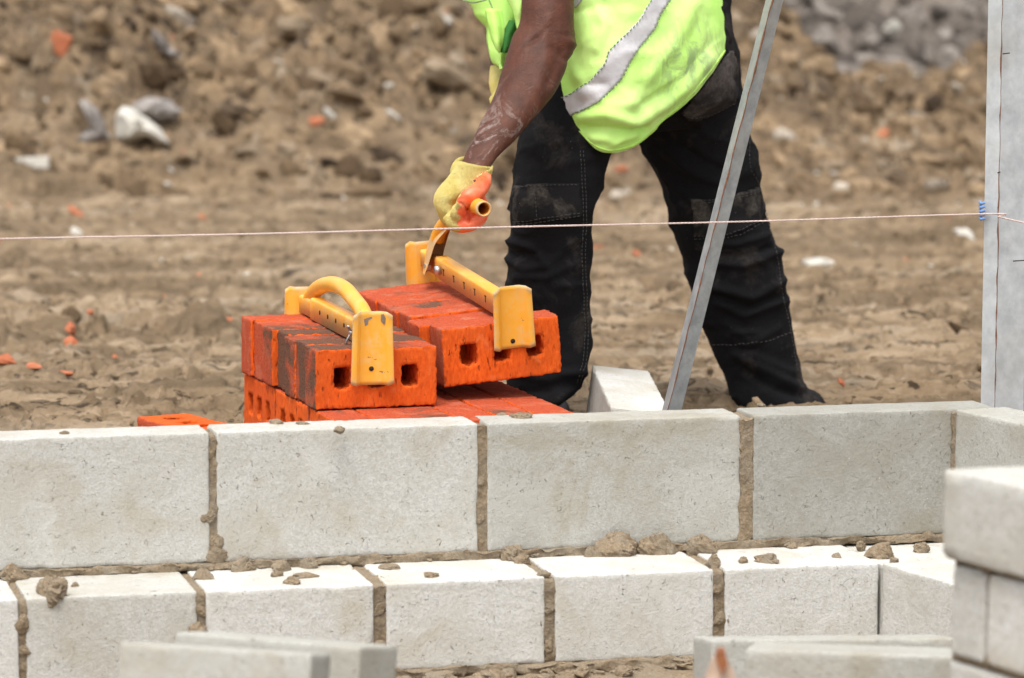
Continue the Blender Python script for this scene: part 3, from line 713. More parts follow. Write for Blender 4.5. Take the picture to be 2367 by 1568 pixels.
# sloping block lying behind the wall beside the leaning steel
P, Q = at(1378, 851, 7.02), at(1500, 858, 7.06); Rn = at(1549, 950, 6.62)
U = (Q-P).normalized(); back = (Q-Rn).normalized(); L_ = (Q-Rn).length
o = link('concrete_block', block_mesh('concrete_block', (Q-P).length, L_+.03, .125, MAT_BLOCK_W, 410, cell=.009, r=.003, wob=.0007, chip=.004))
U = (U - back*U.dot(back)).normalized(); place(o, Rn - U*(Q-P).length - back*.03, U, back); tag(o, 'pale block lying on the mud between the wall and the leaning steel', 'concrete block')

# broken timber peg in the near heap
peg = empty('timber_peg', at(1668, 1560, 4.6), 'splintered pale timber peg with a brown split top among near blocks', 'timber peg')
A = at(1624, 1600, 4.62); B = at(1712, 1600, 4.62); T_ = at(1668, 1508, 4.62); bk = Vector((0, .03, 0)); dn = Vector((0, 0, -.28))
Vp = [A, (A+T_)/2+Vector((-.002, 0, .004)), at(1660, 1512, 4.62), at(1668, 1566, 4.615), at(1676, 1520, 4.62), (B+T_)/2+Vector((.003, 0, 0)), B]
Vp = Vp + [v+bk for v in Vp] + [A+dn, B+dn, A+dn+bk, B+dn+bk]
Fp = [(0, 3, 2, 1), (0, 6, 3), (3, 6, 5, 4), (7, 8, 9, 10), (7, 10, 13), (10, 11, 12, 13), (0, 1, 8, 7), (1, 2, 9, 8), (2, 3, 10, 9), (3, 4, 11, 10), (4, 5, 12, 11), (5, 6, 13, 12), (0, 14, 15, 6), (7, 13, 17, 16), (14, 0, 7, 16), (6, 15, 17, 13), (14, 16, 17, 15)]
MAT_WOOD = simple('pale_timber', (.50, .36, .27), .8, var=.15, sc=20); MAT_WOODD = simple('brown_split_wood', (.22, .08, .03), .9)
keep(link('peg_shaft', new_mesh('peg_shaft', Vp, Fp, MAT_WOOD, False)), peg)
a1, a2, a3, a4 = at(1661, 1508, 4.605), at(1676, 1506, 4.605), at(1682, 1536, 4.60), at(1669, 1560, 4.60); fb = Vector((0, .03, 0)); e1 = at(1656, 1528, 4.605)
keep(link('split_core', new_mesh('split_core', [a1, a2, a3, a4, e1]+[v+fb for v in (a1, a2, a3, a4, e1)], [(0, 4, 3, 2, 1), (5, 6, 7, 8, 9), (0, 1, 6, 5), (1, 2, 7, 6), (2, 3, 8, 7), (3, 4, 9, 8), (4, 0, 5, 9)], MAT_WOODD, False)), peg)

# ------------------------------------------------------------------ bricks
def brick_data(seed, fine=.0065):
    """stands on its long narrow side: x 0..215 length, y 0..65 thickness, z 0..102.5; three square holes run through in y"""
    L, T, H = .215, .067, .1025
    hx = [(.032, .063), (.092, .123), (.152, .183)]; hz = (.034, .0725)
    def cuts(base, span):
        out = [0]
        for a, b in zip(base[:-1], base[1:]):
            n = max(1, int(round((b-a)/span))); out += [a+(b-a)*(k+1)/n for k in range(n)]
        return np.array(out)
    ax = cuts([0, .003]+[v for h in hx for v in h]+[L-.003, L], fine); az = cuts([0, .003, hz[0], hz[1], H-.003, H], fine); ay = cuts([0, .003, T-.003, T], fine*1.3)
    nx, ny, nz = len(ax)-1, len(ay)-1, len(az)-1
    solid = np.ones((nx, nz), bool)
    mx, mz = (ax[:-1]+ax[1:])/2, (az[:-1]+az[1:])/2
    for a, b in hx: solid &= ~(((mx > a) & (mx < b))[:, None] & ((mz > hz[0]) & (mz < hz[1]))[None, :])
    idx = {}; V = []; F = []; mt = []
    def v(i, j, k):
        if (i, j, k) not in idx: idx[(i, j, k)] = len(V); V.append((ax[i], ay[j], az[k]))
        return idx[(i, j, k)]
    for i in range(nx):
        for k in range(nz):
            if not solid[i, k]: continue
            F.append((v(i, 0, k), v(i+1, 0, k), v(i+1, 0, k+1), v(i, 0, k+1))); mt.append(0)
            F.append((v(i, ny, k), v(i, ny, k+1), v(i+1, ny, k+1), v(i+1, ny, k))); mt.append(0)
            for di, dk in ((-1, 0), (1, 0), (0, -1), (0, 1)):
                i2, k2 = i+di, k+dk; out = not (0 <= i2 < nx and 0 <= k2 < nz)
                if out or not solid[i2, k2]:
                    for j in range(ny):
                        if di: e = i+(di > 0); q = (v(e, j, k), v(e, j, k+1), v(e, j+1, k+1), v(e, j+1, k)); q = q if di < 0 else q[::-1]
                        else: e = k+(dk > 0); q = (v(i, j, e), v(i, j+1, e), v(i+1, j+1, e), v(i+1, j, e)); q = q if dk < 0 else q[::-1]
                        F.append(q); mt.append(1 if out else 0)
    P = np.array(V); dim = np.array([L, T, H]); P0 = P.copy()
    r = .0022; C = np.clip(P, r, dim-r); D = P-C; ln = np.linalg.norm(D, axis=1, keepdims=True)
    P = np.where(((np.abs(D) > 1e-9).sum(1) >= 2)[:, None], C + D/np.maximum(ln, 1e-9)*np.minimum(ln, r), P)
    nzv = np.stack([fbm(P0*150+seed*2.7+31*k, 3, seed+k) for k in range(3)], 1)
    amp = np.full(len(P), .0006); rim = np.zeros(len(P), bool)
    for a, b in hx:
        ex = (P0[:, 0] > a-.001) & (P0[:, 0] < b+.001) & (P0[:, 2] > hz[0]-.001) & (P0[:, 2] < hz[1]+.001); rim |= ex
    amp[rim] = .0040
    ed = (np.abs(D) > 1e-9).sum(1) >= 2; amp[ed] = .0034
    P = P + nzv*amp[:, None]
    # round the corners of the holes and wobble the arris
    for a, b in hx:
        ex = (P0[:, 0] > a-.0002) & (P0[:, 0] < b+.0002) & (P0[:, 2] > hz[0]-.0002) & (P0[:, 2] < hz[1]+.0002); cxh, czh = (a+b)/2, (hz[0]+hz[1])/2
        u_, v_ = (P0[:, 0]-cxh)/((b-a)/2), (P0[:, 2]-czh)/((hz[1]-hz[0])/2); k_ = ex*np.clip(np.abs(u_*v_)-.45, 0, 1)*.24
        P[:, 0] -= k_*u_*(b-a)/2; P[:, 2] -= k_*v_*(hz[1]-hz[0])/2
    low = (P0[:, 2] < .012) & (P0[:, 1] < .004); P[:, 2] += np.where(low, np.abs(fbm(P0*130+seed, 2, seed+9))*.0025, 0)
    bow = .0012*np.sin(P0[:, 0]/L*math.pi)*(1 if seed % 2 else -1); P[:, 1] += bow
    return P, F, mt
def brick_mesh(seed, fine=.0042):
    P, F, mt = brick_data(seed, fine); me = new_mesh('brick', P, F, MAT_BF); me.materials.append(MAT_BS)
    me.polygons.foreach_set('material_index', mt); return me
BM = [brick_mesh(s) for s in (1, 2, 3, 4, 5, 6, 8)]
def put_brick(O, U, N, burnt, label, group=None, mesh=0, parent=None, rz=0):
    o = link('brick', BM[mesh % 7]); U = Vector(U).normalized(); N = Vector(N)
    if rz: q = Quaternion((0, 0, 1), rz); U = q @ U; N = q @ N
    place(o, O, U, N); o['burnt'] = burnt; return tag(o, label, 'brick', group)
PSI = .325
PU = Vector((math.cos(PSI), math.sin(PSI), 0)); PNn = Vector((-math.sin(PSI), math.cos(PSI), .020)).normalized()
A0 = at(729, 949, 6.30)
ordn = ['front', 'second', 'third', 'fourth', 'fifth', 'sixth', 'rearmost']
burn = [.20, .27, .24, .30, .12, -.05, -.3]
jit = [0, .004, .001, .009, -.002, .003, -.004]; gap = [0, .002, .0015, .004, .0015, .006, .0015]
y = 0
for k in range(7):
    y += gap[k]
    put_brick(A0 + PU*jit[k] + PNn*y + Vector((0, 0, [0, .001, -.001, .001, .002, 0, .001][k])), PU, PNn, burn[k],
        f'{ordn[k]} brick of the row clamped by the resting yellow tongs, {"sides burnt brown" if burn[k] > .3 else "sides plain red"}', 'bricks clamped by the resting tongs', k, rz=[0, .01, -.008, .012, -.01, .006, 0][k])
    y += .067
LA = y
# right-hand row, lifted and tilted
B0 = at(1029.5, 898, 6.42)
roll = .086; PSB = .335
BU = Vector((math.cos(PSB)*math.cos(roll), math.sin(PSB)*math.cos(roll), math.sin(roll))); BNn = Vector((-math.sin(PSB), math.cos(PSB), .050)); BNn = (BNn - BU*BNn.dot(BU)).normalized(); BW = BU.cross(BNn)
y = 0
jb = [0, -.018, -.010, -.014, -.006, -.010, -.004]
for k in range(7):
    y += gap[(k+2) % 7]
    put_brick(B0 + BU*jb[k] + BNn*y + BW*[0, -.002, .003, .001, 0, .001, -.001][k], BU, BNn, [-.35, .05, .0, .16, -.1, .1, -.2][k],
        f'{ordn[k]} brick of the tilted row being lifted by the gloved hand', 'bricks in the lifted tongs', k+3, rz=[0, -.012, .01, -.008, .012, 0, .008][k])
    y += .067
LB = y
# bottom layer: bricks on edge, bedded face to face along the pile
LU, LN = PNn, -PU       # length runs back, thickness runs along the pile
base0 = A0 + PU*.002 - Vector((0, 0, .1045))
rows = {0: -.165, 1: .057, 2: .279}
words = ['first', 'second', 'third', 'fourth', 'fifth', 'sixth', 'seventh', 'eighth']
for r_, n0 in rows.items():
    for k in range(6):
        O = base0 + PU*(.0685*(k+1) + (.004 if k > 3 else 0)) + PNn*(n0 + .004*math.sin(k*2.3+r_)) + Vector((0, 0, .001*((k*3) % 3)))
        put_brick(O, LU, LN, [.05, -.2, .12, -.1][k % 4], f'{words[k]} brick from the open end in the {("front", "middle", "rear")[r_]} bottom row under the gripped bricks', 'bricks of the bottom layer', k+r_*3)
# loose brick, holes upwards
bx = at_z(316, 964, .068); put = Vector((math.cos(.18), math.sin(.18), 0))
ld = Vector((math.sin(.55), -math.cos(.55), 0))
o = link('brick', BM[4]); place(o, bx, ld, Vector((0, 0, -1))); o['burnt'] = -.6; tag(o, 'loose orange brick lying flat apart from the pile', 'brick')

# ------------------------------------------------------------------ brick tongs
def sheet(prof, z0, z1, th, taper=0.0, nz=14, crown=0.0, y_of=None, seed=0):
    """pressed plate: prof = [(x, y)] section, swept in z, given thickness"""
    V = []; n = len(prof); Fs = []
    zz = np.linspace(z0, z1, nz)
    for side in (0, 1):
        for z in zz:
            t = (z-z0)/(z1-z0); w = 1 + taper*(1-t)
            for x, y_ in prof:
                yy = y_ + (th if side else 0) + (y_of(z) if y_of else 0)
                ed = abs(x)/max(abs(prof[0][0]), 1e-6)
                z2 = z - (crown*max(0, ed-.72)/.28*(1 if t > .5 else -.5) if t in (0., 1.) or t > .93 or t < .07 else 0)
                V.append((x*w, yy, z2))
    N = len(zz)
    for i in range(N-1):
        for k in range(n-1):
            a = i*n+k; Fs.append((a, a+1, a+n+1, a+n)); b = N*n + a; Fs.append((b, b+n, b+n+1, b+1))
    for i in range(N-1):
        for k in (0, n-1):
            a = i*n+k; b = N*n+a; Fs.append((a, a+n, b+n, b) if k == 0 else (a, b, b+n, a+n))
    for k in range(n-1):
        for i in (0, N-1):
            a = i*n+k; b = N*n+a; Fs.append((a, b, b+1, a+1) if i == 0 else (a, a+1, b+1, b))
    return V, Fs
def channel(w, h, t, y0, y1, z0, r=.005):
    """inverted U section running in y"""
    prof = []
    for a in np.linspace(0, math.pi/2, 5): prof.append((-w+r-r*math.cos(a), h-r+r*math.sin(a)))
    prof = [(-w, 0)] + prof; outer = prof + [(-x, z) for x, z in reversed(prof)]
    inner = [(x*(w-t)/w, z if z == 0 else z-t) for x, z in outer]; n = len(outer); V = []; Fs = []
    ys_ = np.linspace(y0, y1, 10)
    for yy in ys_:
        V += [(x, yy, z0+z) for x, z in outer] + [(x, yy, z0+z) for x, z in inner]
    for i in range(len(ys_)-1):
        a = i*2*n; b = a+2*n
        for k in range(n-1): Fs.append((a+k, a+k+1, b+k+1, b+k)); Fs.append((a+n+k, b+n+k, b+n+k+1, a+n+k+1))
        Fs.append((a, b, b+n, a+n)); Fs.append((a+n-1, a+2*n-1, b+2*n-1, b+n-1))
    for a in (0, (len(ys_)-1)*2*n):
        for k in range(n-1): Fs.append((a+k, a+n+k, a+n+k+1, a+k+1))
    return V, Fs
def disc(c, r, ax, th=.001, seg=14):
    c = Vector(c); ax = Vector(ax).normalized(); a = ax.orthogonal().normalized(); b = ax.cross(a); V = []; F = []
    for s in (0, 1):
        for k in range(seg):
            t = 2*math.pi*k/seg; V.append(c + (a*math.cos(t)+b*math.sin(t))*r + ax*th*s)
    F = [tuple(reversed(range(seg))), tuple(range(seg, 2*seg))] + [(k, (k+1) % seg, seg+(k+1) % seg, seg+k) for k in range(seg)]
    return V, F
def make_tongs(O, U, N, L, label, handle, slots, cx0=.108, H=.1025, side=.0, rise=.0, zb=-.056):
    """local frame: x across, y back along the row, z up from the brick tops"""
    W = Vector(U).cross(Vector(N)).normalized()
    root = empty('brick_tongs', O, label, 'brick tongs')
    org = Vector(O) + Vector(U)*cx0 + W*H
    N = (Vector(N)*L + Vector(U)*side + W*rise).normalized(); U = (Vector(U) - N*Vector(U).dot(N)).normalized(); W = U.cross(N)
    Mx = Matrix(((U[0], N[0], W[0], org.x), (U[1], N[1], W[1], org.y), (U[2], N[2], W[2], org.z), (0, 0, 0, 1)))
    def add(name, data, mat, par=None, smooth_=True):
        V_, F_ = data; me = new_mesh(name, [Mx @ Vector(v) for v in V_], F_, mat, smooth_)
        o = link(name, me)
        if par is None: keep(o, root)
        else: o.parent = par; o.matrix_parent_inverse = par.matrix_world.inverted() if False else Matrix.Translation(-root.location)
        return o
    prof = [(-.0325, -.017), (-.0315, -.0175), (-.0245, -.0165), (-.0232, -.0155), (-.0165, -.0042), (-.0155, -.0034), (.0, -.0030), (.0155, -.0034), (.0165, -.0042), (.0232, -.0155), (.0245, -.0165), (.0315, -.0175), (.0325, -.017)]
    fj = sheet([(x*1.06, y_) for x, y_ in prof], zb, .064, .0025, .10, 18, .006, lambda z: -.003 - max(0, z-.045)**1.5*.6)
    add('front_jaw', fj, MAT_YEL)
    add('jaw_hole', disc((.001, -.0062, -.034), .0042, (0, -1, 0), .0008), MAT_DARK)
    bj = sheet([(x, -y_) for x, y_ in prof], -.060, .050, .0025, .08, 16, .006, lambda z: L+.002)
    add('rear_jaw', bj, MAT_YEL)
    add('outer_bar', channel(.0130, .038, .002, -.002, L*.80, .004), MAT_YEL)
    add('inner_bar', channel(.0103, .031, .002, L*.74, L+.002, .005), MAT_YEL)
    for k in range(5 if slots else 4):
        yy = L*(.19+.125*k) if slots else L*(.27+.125*k)
        if slots:
            V_ = [(-.0138, yy, .016), (-.0138, yy+.0028, .016), (-.0138, yy+.0028, .026), (-.0138, yy+.0055, .027), (-.0138, yy+.0055, .0285), (-.0138, yy-.003, .0285), (-.0138, yy-.003, .027), (-.0138, yy, .026)]
            V_ = V_ + [(x+.001, y_, z) for x, y_, z in V_]; F_ = [tuple(range(8)), tuple(reversed(range(8, 16)))] + [(a, (a+1) % 8, 8+(a+1) % 8, 8+a) for a in range(8)]
            add('bar_slot', (V_, F_), MAT_DARK)
        else: add('bar_slot', disc((-.0138, yy, .024), .0042, (1, 0, 0), .001), MAT_DARK)
    # handle: tube bent to an arc, open at its end
    hp = [Vector(p) for p in handle]
    V_, F_ = tube_data(hp, .0140, 18, 8, cap=False)
    Vi, Fi = tube_data(hp, .0108, 18, 8, cap=False); n = len(V_)
    F_ = F_ + [tuple(reversed([i+n for i in f])) for f in Fi]; m_ = n-18
    F_ += [(m_+k, m_+(k+1) % 18, n+m_+(k+1) % 18, n+m_+k) for k in range(18)]
    V_ = V_ + Vi
    h = add('handle', (V_, F_), MAT_YEL)
    return root, add, Mx
WA = PU.cross(PNn); orgA = A0 + PU*.096 + WA*.1025; na = (PNn*LA + PU*.020).normalized(); ua = (PU - na*PU.dot(na)).normalized(); WA = ua.cross(na)
def on_bar_plane(x, y):      # the upright plane in which the folded handle lies
    r = ray(x, y); t = (orgA + ua*.004 - Vector((0, 0, HC))).dot(ua)/r.dot(ua); p = Vector((0, 0, HC)) + r*t - orgA
    return (.004, p.dot(na), p.dot(WA))
arcA = [on_bar_plane(*q) for q in ((716, 700), (722, 682), (740, 664), (768, 657), (796, 668), (818, 692), (836, 716), (850, 748))]
tongsA, addA, MA = make_tongs(A0, PU, PNn, LA, 'yellow brick tongs resting on the level row with curved handle folded down', arcA, False, .096, side=.020, zb=-.062)
# wing nut on the bar side
addA('wing_nut', merge([disc((-.0225, LA*.115, .021), .006, (1, 0, 0), .007), tube_data([(-.020, LA*.115-.002, .024), (-.026, LA*.115-.010, .030), (-.028, LA*.115-.016, .034)], [.004, .0035, .003], 8, 3, flat=.5), tube_data([(-.020, LA*.115+.001, .018), (-.025, LA*.115+.003, .008), (-.027, LA*.115+.006, .001)], [.004, .0035, .003], 8, 3, flat=.5)]), MAT_ZINC)
addA('chipped_patch', ([(-.011, -.0066, .064), (.010, -.0066, .064), (.011, -.0066, .058), (.003, -.0066, .057), (.002, -.0066, .052), (-.004, -.0066, .049), (-.005, -.0066, .042), (-.010, -.0066, .039), (-.012, -.0066, .050)], [tuple(range(9))]), simple('bare_worn_steel', (.24, .19, .16), .6, .3))
addA('chipped_patch', ([(.016, -.0052, .058), (.0205, -.0145, .060), (.0235, -.0170, .052), (.0215, -.0158, .041), (.0175, -.0075, .046)], [tuple(range(5))]), bpy.data.materials['bare_worn_steel'])
def toB(x, y, d, Mx): return Mx.inverted() @ at(x, y, d)
# lifted pair: the handle has swung up about its rear pivot into the fist
Wb = BU.cross(BNn); orgB = B0 + BU*.126 + Wb*.1025; nb = (BNn*LB + BU*.008 + Wb*.026).normalized(); ub = (BU - nb*BU.dot(nb)).normalized(); wb_ = ub.cross(nb)
MBm = Matrix(((ub.x, nb.x, wb_.x, orgB.x), (ub.y, nb.y, wb_.y, orgB.y), (ub.z, nb.z, wb_.z, orgB.z), (0, 0, 0, 1)))
piv_l = Vector((.0, LB*.80, .026))
H1 = [MBm.inverted() @ p for p in (at(1012, 552, 6.80), at(1020, 532, 6.785), at(1036, 510, 6.755), at(1066, 480, 6.70), at(1096, 475, 6.63), at(1119, 483.5, 6.55))]
tongsB, addB, MB2 = make_tongs(B0, BU, BNn, LB, 'yellow brick tongs gripped by the gloved hand with handle swung upright', H1, True, .126, side=.008, rise=.026, zb=-.047)
# folded sheet that joins the tube to the pivot: left cheek, shaded web, right cheek
def strip(e1, e2, t=.0022):
    n = len(e1); V_ = list(e1)+list(e2)+[p+Vector((0, t, 0)) for p in list(e1)+list(e2)]; m2 = 2*n; F_ = []
    for k in range(n-1):
        F_ += [(k, k+1, n+k+1, n+k), (m2+k, m2+n+k, m2+n+k+1, m2+k+1), (k, m2+k, m2+k+1, k+1), (n+k, n+k+1, m2+n+k+1, m2+n+k)]
    F_ += [(0, n, m2+n, m2), (n-1, m2+n-1, m2+2*n-1, 2*n-1)]
    iv = MBm.inverted(); return [iv @ v for v in V_], F_
eL = crom([(1012, 520, 6.80), (996, 545, 6.82), (986, 575, 6.83), (981, 604, 6.835), (977, 633, 6.84)], 5)
eM = crom([(1032, 532, 6.745), (1008, 560, 6.765), (997, 590, 6.775), (990, 612, 6.775), (981, 636, 6.78)], 5)
eR = crom([(1041, 531, 6.75), (1032, 560, 6.765), (1026, 582, 6.775), (1024, 600, 6.78), (1023, 612, 6.78)], 5)
eB = crom([(1038, 528, 6.80), (1029, 556, 6.82), (1023, 580, 6.83), (1021, 600, 6.835), (1020, 614, 6.84)], 5)
g_ = lambda e: [at(*q) for q in e]
addB('cheek_plate', strip(g_(eL), g_(eM)), MAT_YEL, None, False); addB('cheek_plate', strip(g_(eB), g_(eR)), MAT_YEL, None, False)
addB('fold_web', strip(g_(eL), g_(eB)), MAT_YEL, None, False)
addB('pivot_rivet', tube_data([(-.0235, piv_l.y-.034, piv_l.z-.002), (-.0150, piv_l.y-.034, piv_l.z-.002)], [.0078, .0092], 16, 1), MAT_ZINC)
addB('hex_nut', tube_data([(-.0265, piv_l.y+.018, piv_l.z-.006), (-.0165, piv_l.y+.018, piv_l.z-.006)], [.0075, .0075], 6, 1), MAT_ZINC, None, False)

# ------------------------------------------------------------------ steel: leaning angle, post, string line
def angle_iron(name, foot_l, foot_m, foot_r, top_l, top_m, top_r, mat, label, cat, t=.004, ext=1.0, rustw=.0035):
    """L section given by its three long edges (left flange edge, corner, right flange edge)"""
    root = empty(name, foot_m, label, cat)
    d = (top_m-foot_m); top_l, top_m, top_r = (p + d*ext for p in (top_l, top_m, top_r))
    nseg = 40; V = []; Fs = []
    for i in range(nseg+1):
        q = i/nseg; l, m_, r_ = (foot_l.lerp(top_l, q), foot_m.lerp(top_m, q), foot_r.lerp(top_r, q)); ax_ = d.normalized()
        nl = (m_-l).cross(ax_).normalized(); nr = (r_-m_).cross(ax_).normalized()
        if nl.y < 0: nl = -nl
        if nr.y < 0: nr = -nr
        w = .0006*math.sin(i*1.7)
        V += [l, m_+(nl+nr).normalized()*w, r_, r_+nr*t, m_+(nl+nr).normalized()*t*1.2, l+nl*t]
    for i in range(nseg):
        a = i*6; b = a+6
        for k in range(6): Fs.append((a+k, a+(k+1) % 6, b+(k+1) % 6, b+k))
    Fs += [(0, 5, 4, 3, 2, 1), tuple(nseg*6+k for k in range(6))]
    keep(link('steel_angle', new_mesh('steel_angle', V, Fs, mat, False)), root)
    # line of rust along the corner
    cm = (foot_m-(foot_l+foot_r)/2).normalized()
    pts = [foot_m.lerp(top_m, q/60) + Vector((random.uniform(-1, 1)*.0008, -.0004, 0)) for q in range(61)]
    keep(link('rust_line', new_mesh('rust_line', *tube_data(pts, [rustw*(.15+.45*random.random()**2) for _ in pts], 6, 1), MAT_RUST)), root)
    return root
dpol = 6.52
fl, fm, fr = at(1532, 945, dpol+.035), at(1543, 950, dpol), at(1577, 945, dpol+.02)
k_ = Vector((0, 0, -1))
tl, tm, tr = at(1768, 0, dpol+.035), at(1786, 0, dpol), at(1807, 0, dpol+.02)
drop = (tm-fm).normalized()*(-(fm.z-.0)/(tm-fm).normalized().z)
pole = angle_iron('steel_prop', fl+drop, fm+drop, fr+drop, tl, tm, tr, MAT_STEEL, 'rusty grey steel angle leaning up out of the mud in front of the trousers', 'steel prop', ext=.5)
dps = 6.62
fl, fm, fr = at(2267, 927, dps+.02), at(2300, 929, dps), at(2366, 936, dps+.035)
tl, tm, tr = at(2285, 0, dps+.02), at(2317, 0, dps), at(2383, 0, dps+.035)
drop = (tm-fm).normalized()*(-(fm.z-.0)/(tm-fm).normalized().z)
post = angle_iron('steel_post', fl+drop, fm+drop, fr+drop, tl, tm, tr, MAT_STEELB, 'upright pale grey steel profile post at the wall corner', 'post', ext=.5, rustw=.003)
for k, (x, y, w) in enumerate([(2318, 125, 16), (2350, 604, 22), (2306, 400, 6)]):
    a = at(x, y, dps-.004) ; b = at(x+w, y-2, dps-.002+(.02 if x > 2330 else 0))
    if x > 2330: a = at(x-8, y, dps+.012); 
    keep(link('pencil_mark', new_mesh('pencil_mark', *tube_data([a, b], .0011, 5, 1), MAT_DARK)), post)
sp_pts = [at(-420, 563, 5.92), at(0, 552.5, 5.99), at(590, 541, 6.12), at(1180, 525, 6.26), at(1700, 513, 6.39), at(2274, 495, 6.575), at(2310, 502, 6.585), at(2367, 515, 6.58), at(2700, 588, 6.5)]
Vs_, Fs_ = [], []
st = crom([list(p) for p in sp_pts], 60)
strands = []
for ph in (0, math.pi*2/3, math.pi*4/3):
    q = [Vector(p) + Vector((0, math.sin(i*1.9+ph), math.cos(i*1.9+ph)))*.0008 for i, p in enumerate(st)]
    strands.append(tube_data(q, .00095, 6, 1))
tag(link('string_line', new_mesh('string_line', *merge(strands), MAT_STRING)), 'pale pink builders string stretched tight across to the steel post', 'string line')
tie = []
for k in range(5): 
    c = at(2275, 470+9*k, dps-.003); tie.append(tube_data([c+Vector((-.004, .03, 0)), c+Vector((-.0055, .012, .001)), c+Vector((-.005, .002, -.001)), c+Vector((.001, -.001, .001))], .0026, 7, 4))
tag(link('blue_tie', new_mesh('blue_tie', *merge(tie), MAT_BLUE)), 'blue twine wound round the post edge where the string is tied', 'tie')

# ------------------------------------------------------------------ the worker
man = empty('person', (at(1500, 900, 7.1).x, at(1500, 900, 7.1).y, 0), 'worker in fluorescent vest and black trousers bending down to lift bricks', 'person')
# trousers: outline rings (xl, yl, xr, yr, depth, half thickness)
legA = [(1262, -40, 1470, -60, 7.10, .125), (1255, 60, 1460, 80, 7.08, .115), (1235, 160, 1450, 190, 7.05, .108), (1212, 250, 1440, 270, 7.02, .10), (1194, 320, 1424, 330, 7.00, .092), (1188, 370, 1407, 372, 6.99, .088), (1183, 430, 1390, 430, 6.98, .085),
    (1184, 490, 1372, 490, 6.97, .082), (1186, 520, 1368, 525, 6.98, .08), (1181, 555, 1367, 550, 6.99, .08), (1174, 592, 1367.5, 590, 7.0, .078), (1170, 640, 1364, 632, 7.01, .078),
    (1170, 690, 1365, 680, 7.02, .078), (1171, 745, 1369, 740, 7.03, .078), (1172, 800, 1370, 792, 7.04, .078), (1172, 850, 1363, 838, 7.04, .078), (1176, 895, 1348, 876, 7.04, .080),
    (1196, 925, 1334, 900, 7.03, .085), (1225, 945, 1318, 914, 7.02, .08)]
legB = [(1420, -40, 1700, -60, 7.22, .13), (1430, 60, 1688, 40, 7.21, .135), (1450, 150, 1711, 120, 7.22, .13), (1462, 230, 1717, 190, 7.24, .125), (1472, 300, 1727, 270, 7.26, .115), (1486, 345, 1736, 325, 7.27, .108), (1503, 380, 1753, 372, 7.28, .10), (1530, 440, 1758, 425, 7.29, .094),
    (1553, 518, 1772, 505, 7.30, .090), (1573, 577, 1789, 555, 7.31, .088), (1590, 628, 1800, 590, 7.32, .086), (1601, 680, 1814, 650, 7.33, .084), (1621, 745, 1830, 722, 7.35, .082), (1645, 802, 1841, 780, 7.36, .08),
    (1671, 866, 1850, 845, 7.37, .08), (1688, 915, 1860, 897, 7.38, .085), (1697, 945, 1895, 914, 7.39, .09), (1700, 975, 1912, 940, 7.40, .09)]
trous = fused('trousers', [ring_loft(legA), ring_loft(legB), ring_loft([(1290, -60, 1660, -80, 7.17, .13), (1280, 60, 1680, 20, 7.16, .14), (1275, 160, 1702, 120, 7.16, .14), (1290, 240, 1690, 230, 7.17, .12), (1380, 300, 1600, 300, 7.18, .08)])], MAT_TROUS, .0055, 3)
me = trous.data; P = get_co(me); N = get_no(me)
def px_of(P):
    X, Y, Z = P[:, 0], P[:, 1], P[:, 2]-HC; f = Y*cp - Z*sp; u = Y*sp + Z*cp
    return CX+FPX*X/f, CY-FPX*u/f
x_, y_ = px_of(P)
def seg_fold(pts, width, amp, x_, y_):
    """raised crease along a polyline on the cloth"""
    best = np.full(len(x_), 1e9)
    for (a, b), (c, d) in zip(pts[:-1], pts[1:]):
        t = np.clip(((x_-a)*(c-a)+(y_-b)*(d-b))/((c-a)**2+(d-b)**2), 0, 1); best = np.minimum(best, np.hypot(x_-a-t*(c-a), y_-b-t*(d-b)))
    return amp*np.exp(-(best/width)**2)
disp = .0065*fbm(P*[9, 9, 14], 3, 5) + .006*(1-np.abs(fbm(P*[7, 7, 12]+5, 2, 27)))**8 + .0025*fbm(P*[30, 30, 45], 3, 9)
for pts, w, a in [([(1182, 560), (1225, 572), (1255, 600)], 8, .009), ([(1176, 600), (1215, 622), (1262, 612)], 9, .008), ([(1195, 640), (1260, 640), (1320, 612)], 10, .006), ([(1186, 590), (1240, 585)], 6, -.006), ([(1355, 560), (1320, 640), (1300, 720)], 12, .004),
        ([(1640, 560), (1700, 565), (1770, 545)], 8, .008), ([(1660, 610), (1720, 612), (1795, 585)], 9, .009), ([(1655, 590), (1720, 590), (1780, 570)], 6, -.006), ([(1650, 660), (1740, 690), (1806, 650)], 10, .010), ([(1660, 700), (1720, 730), (1800, 700)], 9, .007), ([(1655, 680), (1730, 712), (1808, 680)], 6, -.006),
        ([(1680, 750), (1740, 790), (1800, 760)], 10, .005), ([(1700, 820), (1800, 870), (1850, 900)], 11, .009), ([(1740, 820), (1830, 860)], 9, .006), ([(1720, 860), (1790, 900), (1880, 925)], 8, -.006),
        ([(1540, 350), (1600, 400), (1680, 430)], 12, .007), ([(1560, 330), (1620, 370), (1690, 400)], 7, -.005), ([(1500, 345), (1560, 430), (1600, 470)], 9, .005), ([(1690, 100), (1700, 170), (1705, 200)], 5, -.006),
        ([(1240, 350), (1300, 380), (1380, 360)], 14, .005), ([(1190, 860), (1260, 880), (1340, 860)], 11, .006), ([(1200, 905), (1270, 905)], 7, -.005)]:
    disp += seg_fold(pts, w, a, x_, y_)
set_co(me, P + N*disp[:, None]); keep(trous, man)
TB = bvh_of(trous)
